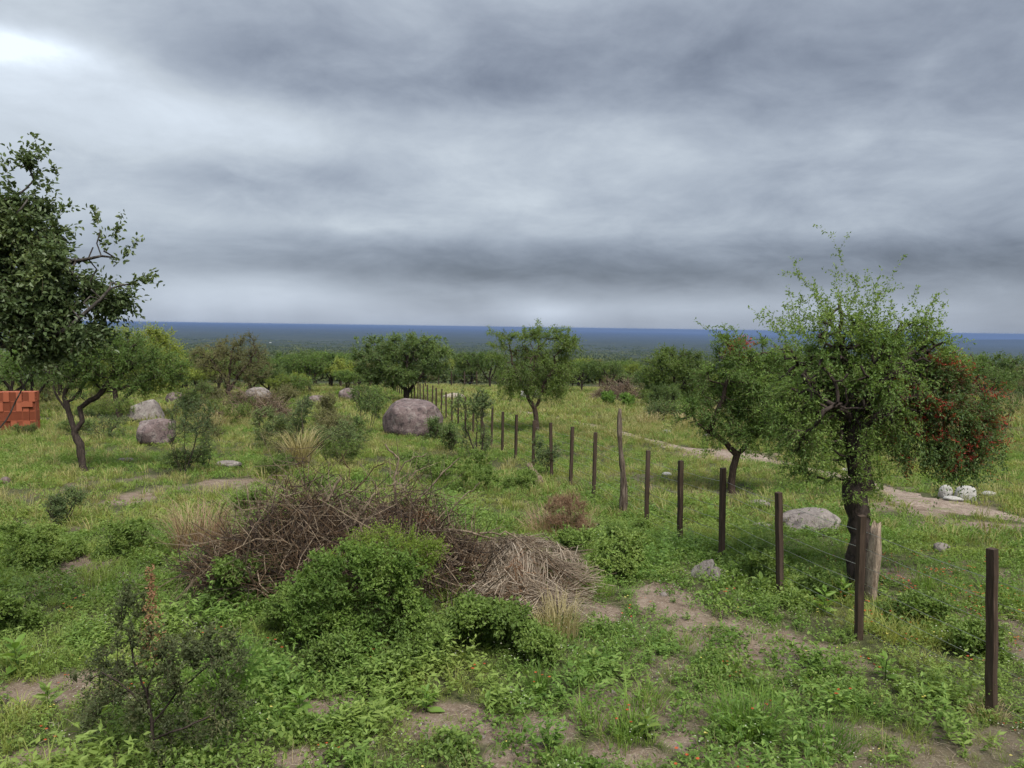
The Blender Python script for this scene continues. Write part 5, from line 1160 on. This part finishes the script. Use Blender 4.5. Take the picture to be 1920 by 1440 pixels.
scatter('weeds', 'leafy weeds mixed into the meadow grass', 'weeds', pts, RNG.uniform(.6, 1.2, len(pts)), m2)
x, y = sample(22000, 32, 85); pts = keep(x, y, offpath(x, y) * sstep(-.8, .0, fbm(x / 4, y / 4, 55)))
scatter('grass', 'rough grass on the slope among the distant trees', 'grass', pts, RNG.uniform(.7, 1.5, len(pts)), g3)
# tall golden grass between the track and the trees, and by the brush heap
x, y = sample(9000, 20, 60); pu = 960 + F_PX * x / y; zone = ((pu > 1010) & (pu < 1420) & (y < 46)) * 1.0 + ((pu > 330) & (pu < 520) & (y > 28) & (y < 45)) * .7 + (pu > 1780) * .5 + (pu < 200) * (y < 30) * .35
pts = keep(x, y, zone * offpath(x, y) * sstep(-.5, .2, fbm(x / 3, y / 3, 59)) * sstep(22, 26, y + 0 * x))
scatter('tall_grass', 'tall seeding golden grass beyond the track', 'grass', pts, RNG.uniform(.7, 1.4, len(pts)), sp)
# flowers
fo_ = [proto(flower_me(4, .16, .20, ORANGE, 'orange_flower', .015))]; c0 = at(1760, 1120); n = 90; xx = c0[0] + RNG.normal(size=n) * .75; yy = c0[1] + RNG.normal(size=n) * .75
x, y = sample(45, 4.5, 9); xx, yy = np.concatenate((xx, x)), np.concatenate((yy, y)); pts = np.stack((xx, yy, zfun(xx, yy)), -1)
scatter('flowers', 'small orange-red flowers dotted through the weeds by the fence', 'flowers', pts, RNG.uniform(.6, 1.1, len(pts)), fo_)
x, y = sample(420, 4.4, 12); pts = keep(x, y, cover(x, y, .2)); scatter('flowers', 'tiny white weed flowers sprinkled over the green', 'flowers', pts, RNG.uniform(.6, 1.2, len(pts)), [proto(flower_me(6, .14, .17, WHITEP, 'white_flower', .007))])
x, y = sample(60, 4.4, 9); pts = keep(x, y, .8 + 0 * x); scatter('flowers', 'a few small pale yellow flowers near bare soil', 'flowers', pts, RNG.uniform(.6, 1.1, len(pts)), [proto(flower_me(2, .1, .16, YELLOWP, 'yellow_flower', .013))])
x, y = sample(1500, 4.4, 13); pts = keep(x, y, sstep(0, .4, fbm(x / 1.2, y / 1.2, 151)))
scatter('dry_stalks', 'thin dry stalks standing among the green weeds', 'dry stalks', pts, RNG.uniform(.5, 1.2, len(pts)), [proto(grass_me(9, .06, .24, .003, STRAWY, .5, .4)), proto(grass_me(7, .05, .2, .003, DRYPINK, .6, .5))])
# dead straw and grit on bare soil
a_ = np.stack((RNG.uniform(-.12, .12, 12), RNG.uniform(-.12, .12, 12), np.full(12, .006)), -1); e = a_ + rand_dirs(12) * np.array((.07, .07, .012)); v, q = sticks(a_, (a_ + e) / 2 + np.array((0, 0, .004)), e, .0015, None)
lit = [proto(mesh_of('straw_bit', v, quads=q, mat=STRAW, rnd=np.repeat(RNG.random(12), 9)))]
x, y = sample(4200, 4.3, 12); pts = keep(x, y, .25 + .75 * bare_mask(x, y)); scatter('litter', 'dry straw and twig bits lying on the bare soil', 'litter', pts, RNG.uniform(.6, 1.4, len(pts)), lit)

import bmesh
bm = bmesh.new(); bmesh.ops.create_icosphere(bm, subdivisions=1, radius=1.0); peb = bpy.data.meshes.new('pebble'); bm.to_mesh(peb); bm.free()
for v_ in peb.vertices: v_.co = Vector((v_.co.x * random.uniform(.8, 1.3), v_.co.y * random.uniform(.7, 1.1), v_.co.z * random.uniform(.4, .7)))
peb.materials.append(GRANITE2); x, y = sample(9000, 4.3, 11); pts = keep(x, y, bare_mask(x, y) ** 1.5); x, y = sample(9000, 11, 32); p2_ = keep(x, y, (track_mask(x, y) > .6) * 1.0); n1_ = len(pts); pts = np.vstack((pts, p2_ + np.array((0, 0, .012))))
scatter('gravel', 'grit and small pebbles on the bare soil patches', 'gravel', pts, (.003 + .009 * RNG.random(len(pts)) ** 3) * np.where(np.arange(len(pts)) < n1_, 1, 2.4), [proto(peb)], .3)

# ------------------------------------------------------------------ the wooded slope and plain
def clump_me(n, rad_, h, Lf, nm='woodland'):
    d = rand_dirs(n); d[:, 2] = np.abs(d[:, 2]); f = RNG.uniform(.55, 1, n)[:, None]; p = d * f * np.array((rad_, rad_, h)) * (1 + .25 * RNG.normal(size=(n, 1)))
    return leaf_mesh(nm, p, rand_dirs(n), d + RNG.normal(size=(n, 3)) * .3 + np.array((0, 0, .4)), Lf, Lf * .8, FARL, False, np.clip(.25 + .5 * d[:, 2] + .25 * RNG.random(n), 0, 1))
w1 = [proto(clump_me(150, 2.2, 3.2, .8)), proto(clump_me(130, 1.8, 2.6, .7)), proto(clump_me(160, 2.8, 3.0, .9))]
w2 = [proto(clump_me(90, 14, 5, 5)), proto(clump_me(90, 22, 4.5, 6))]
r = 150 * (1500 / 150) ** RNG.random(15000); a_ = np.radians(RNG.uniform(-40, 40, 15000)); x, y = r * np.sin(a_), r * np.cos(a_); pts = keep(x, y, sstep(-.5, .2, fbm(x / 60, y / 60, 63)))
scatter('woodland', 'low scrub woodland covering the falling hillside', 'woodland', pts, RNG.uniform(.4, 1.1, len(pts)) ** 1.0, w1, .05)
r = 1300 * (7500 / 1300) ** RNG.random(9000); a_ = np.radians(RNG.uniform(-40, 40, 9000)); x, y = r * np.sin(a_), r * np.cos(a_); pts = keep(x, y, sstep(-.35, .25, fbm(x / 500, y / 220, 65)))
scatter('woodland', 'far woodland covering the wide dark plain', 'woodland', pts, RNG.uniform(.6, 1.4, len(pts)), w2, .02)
# tiny white houses out on the plain
for (x, y, sx) in [(507, 643, 5), (494, 650, 4), (672, 641, 4)]:
    b = at(x, y); e = empty('house', b, 'tiny white house far out on the plain', 'house', 'white houses on the plain')
    v = np.array([(i_, j_, k_) for i_ in (-1, 1) for j_ in (-1, 1) for k_ in (0, 1)], float) * np.array((sx, 4, 3.2)); Q = [(0, 1, 3, 2), (4, 6, 7, 5), (0, 4, 5, 1), (2, 3, 7, 6), (0, 2, 6, 4), (1, 5, 7, 3)]
    link('wall', mesh_of('wall', v, quads=Q, mat=PLASTER), e)
    rv_ = np.array([(-1.1 * sx, -5, 3.3), (1.1 * sx, -5, 3.3), (1.1 * sx, 5, 3.3), (-1.1 * sx, 5, 3.3), (-1.1 * sx, 0, 5.0), (1.1 * sx, 0, 5.0)]); link('roof', mesh_of('roof', rv_, quads=[(0, 1, 5, 4), (2, 3, 4, 5)], tris=[(0, 4, 3), (1, 2, 5)], mat=ZINC), e)

# ------------------------------------------------------------------ air
m, t, out = material('haze_air'); pvn = t.new('ShaderNodeVolumePrincipled'); pvn.inputs['Color'].default_value = (.20, .30, .54, 1); pvn.inputs['Density'].default_value = 4.8e-5; pvn.inputs['Anisotropy'].default_value = 0.1
t.l.new(pvn.outputs[0], out.inputs['Volume'])
v = np.array([(i_, j_, k_) for i_ in (-61000, 61000) for j_ in (-61000, 61000) for k_ in (-420, 5)], float)
tag(link('haze', mesh_of('haze', v, quads=[(0, 1, 3, 2), (4, 6, 7, 5), (0, 4, 5, 1), (2, 3, 7, 6), (0, 2, 6, 4), (1, 5, 7, 3)], mat=m)), 'pale blue haze lying over the distant plain', 'haze', kind='stuff')
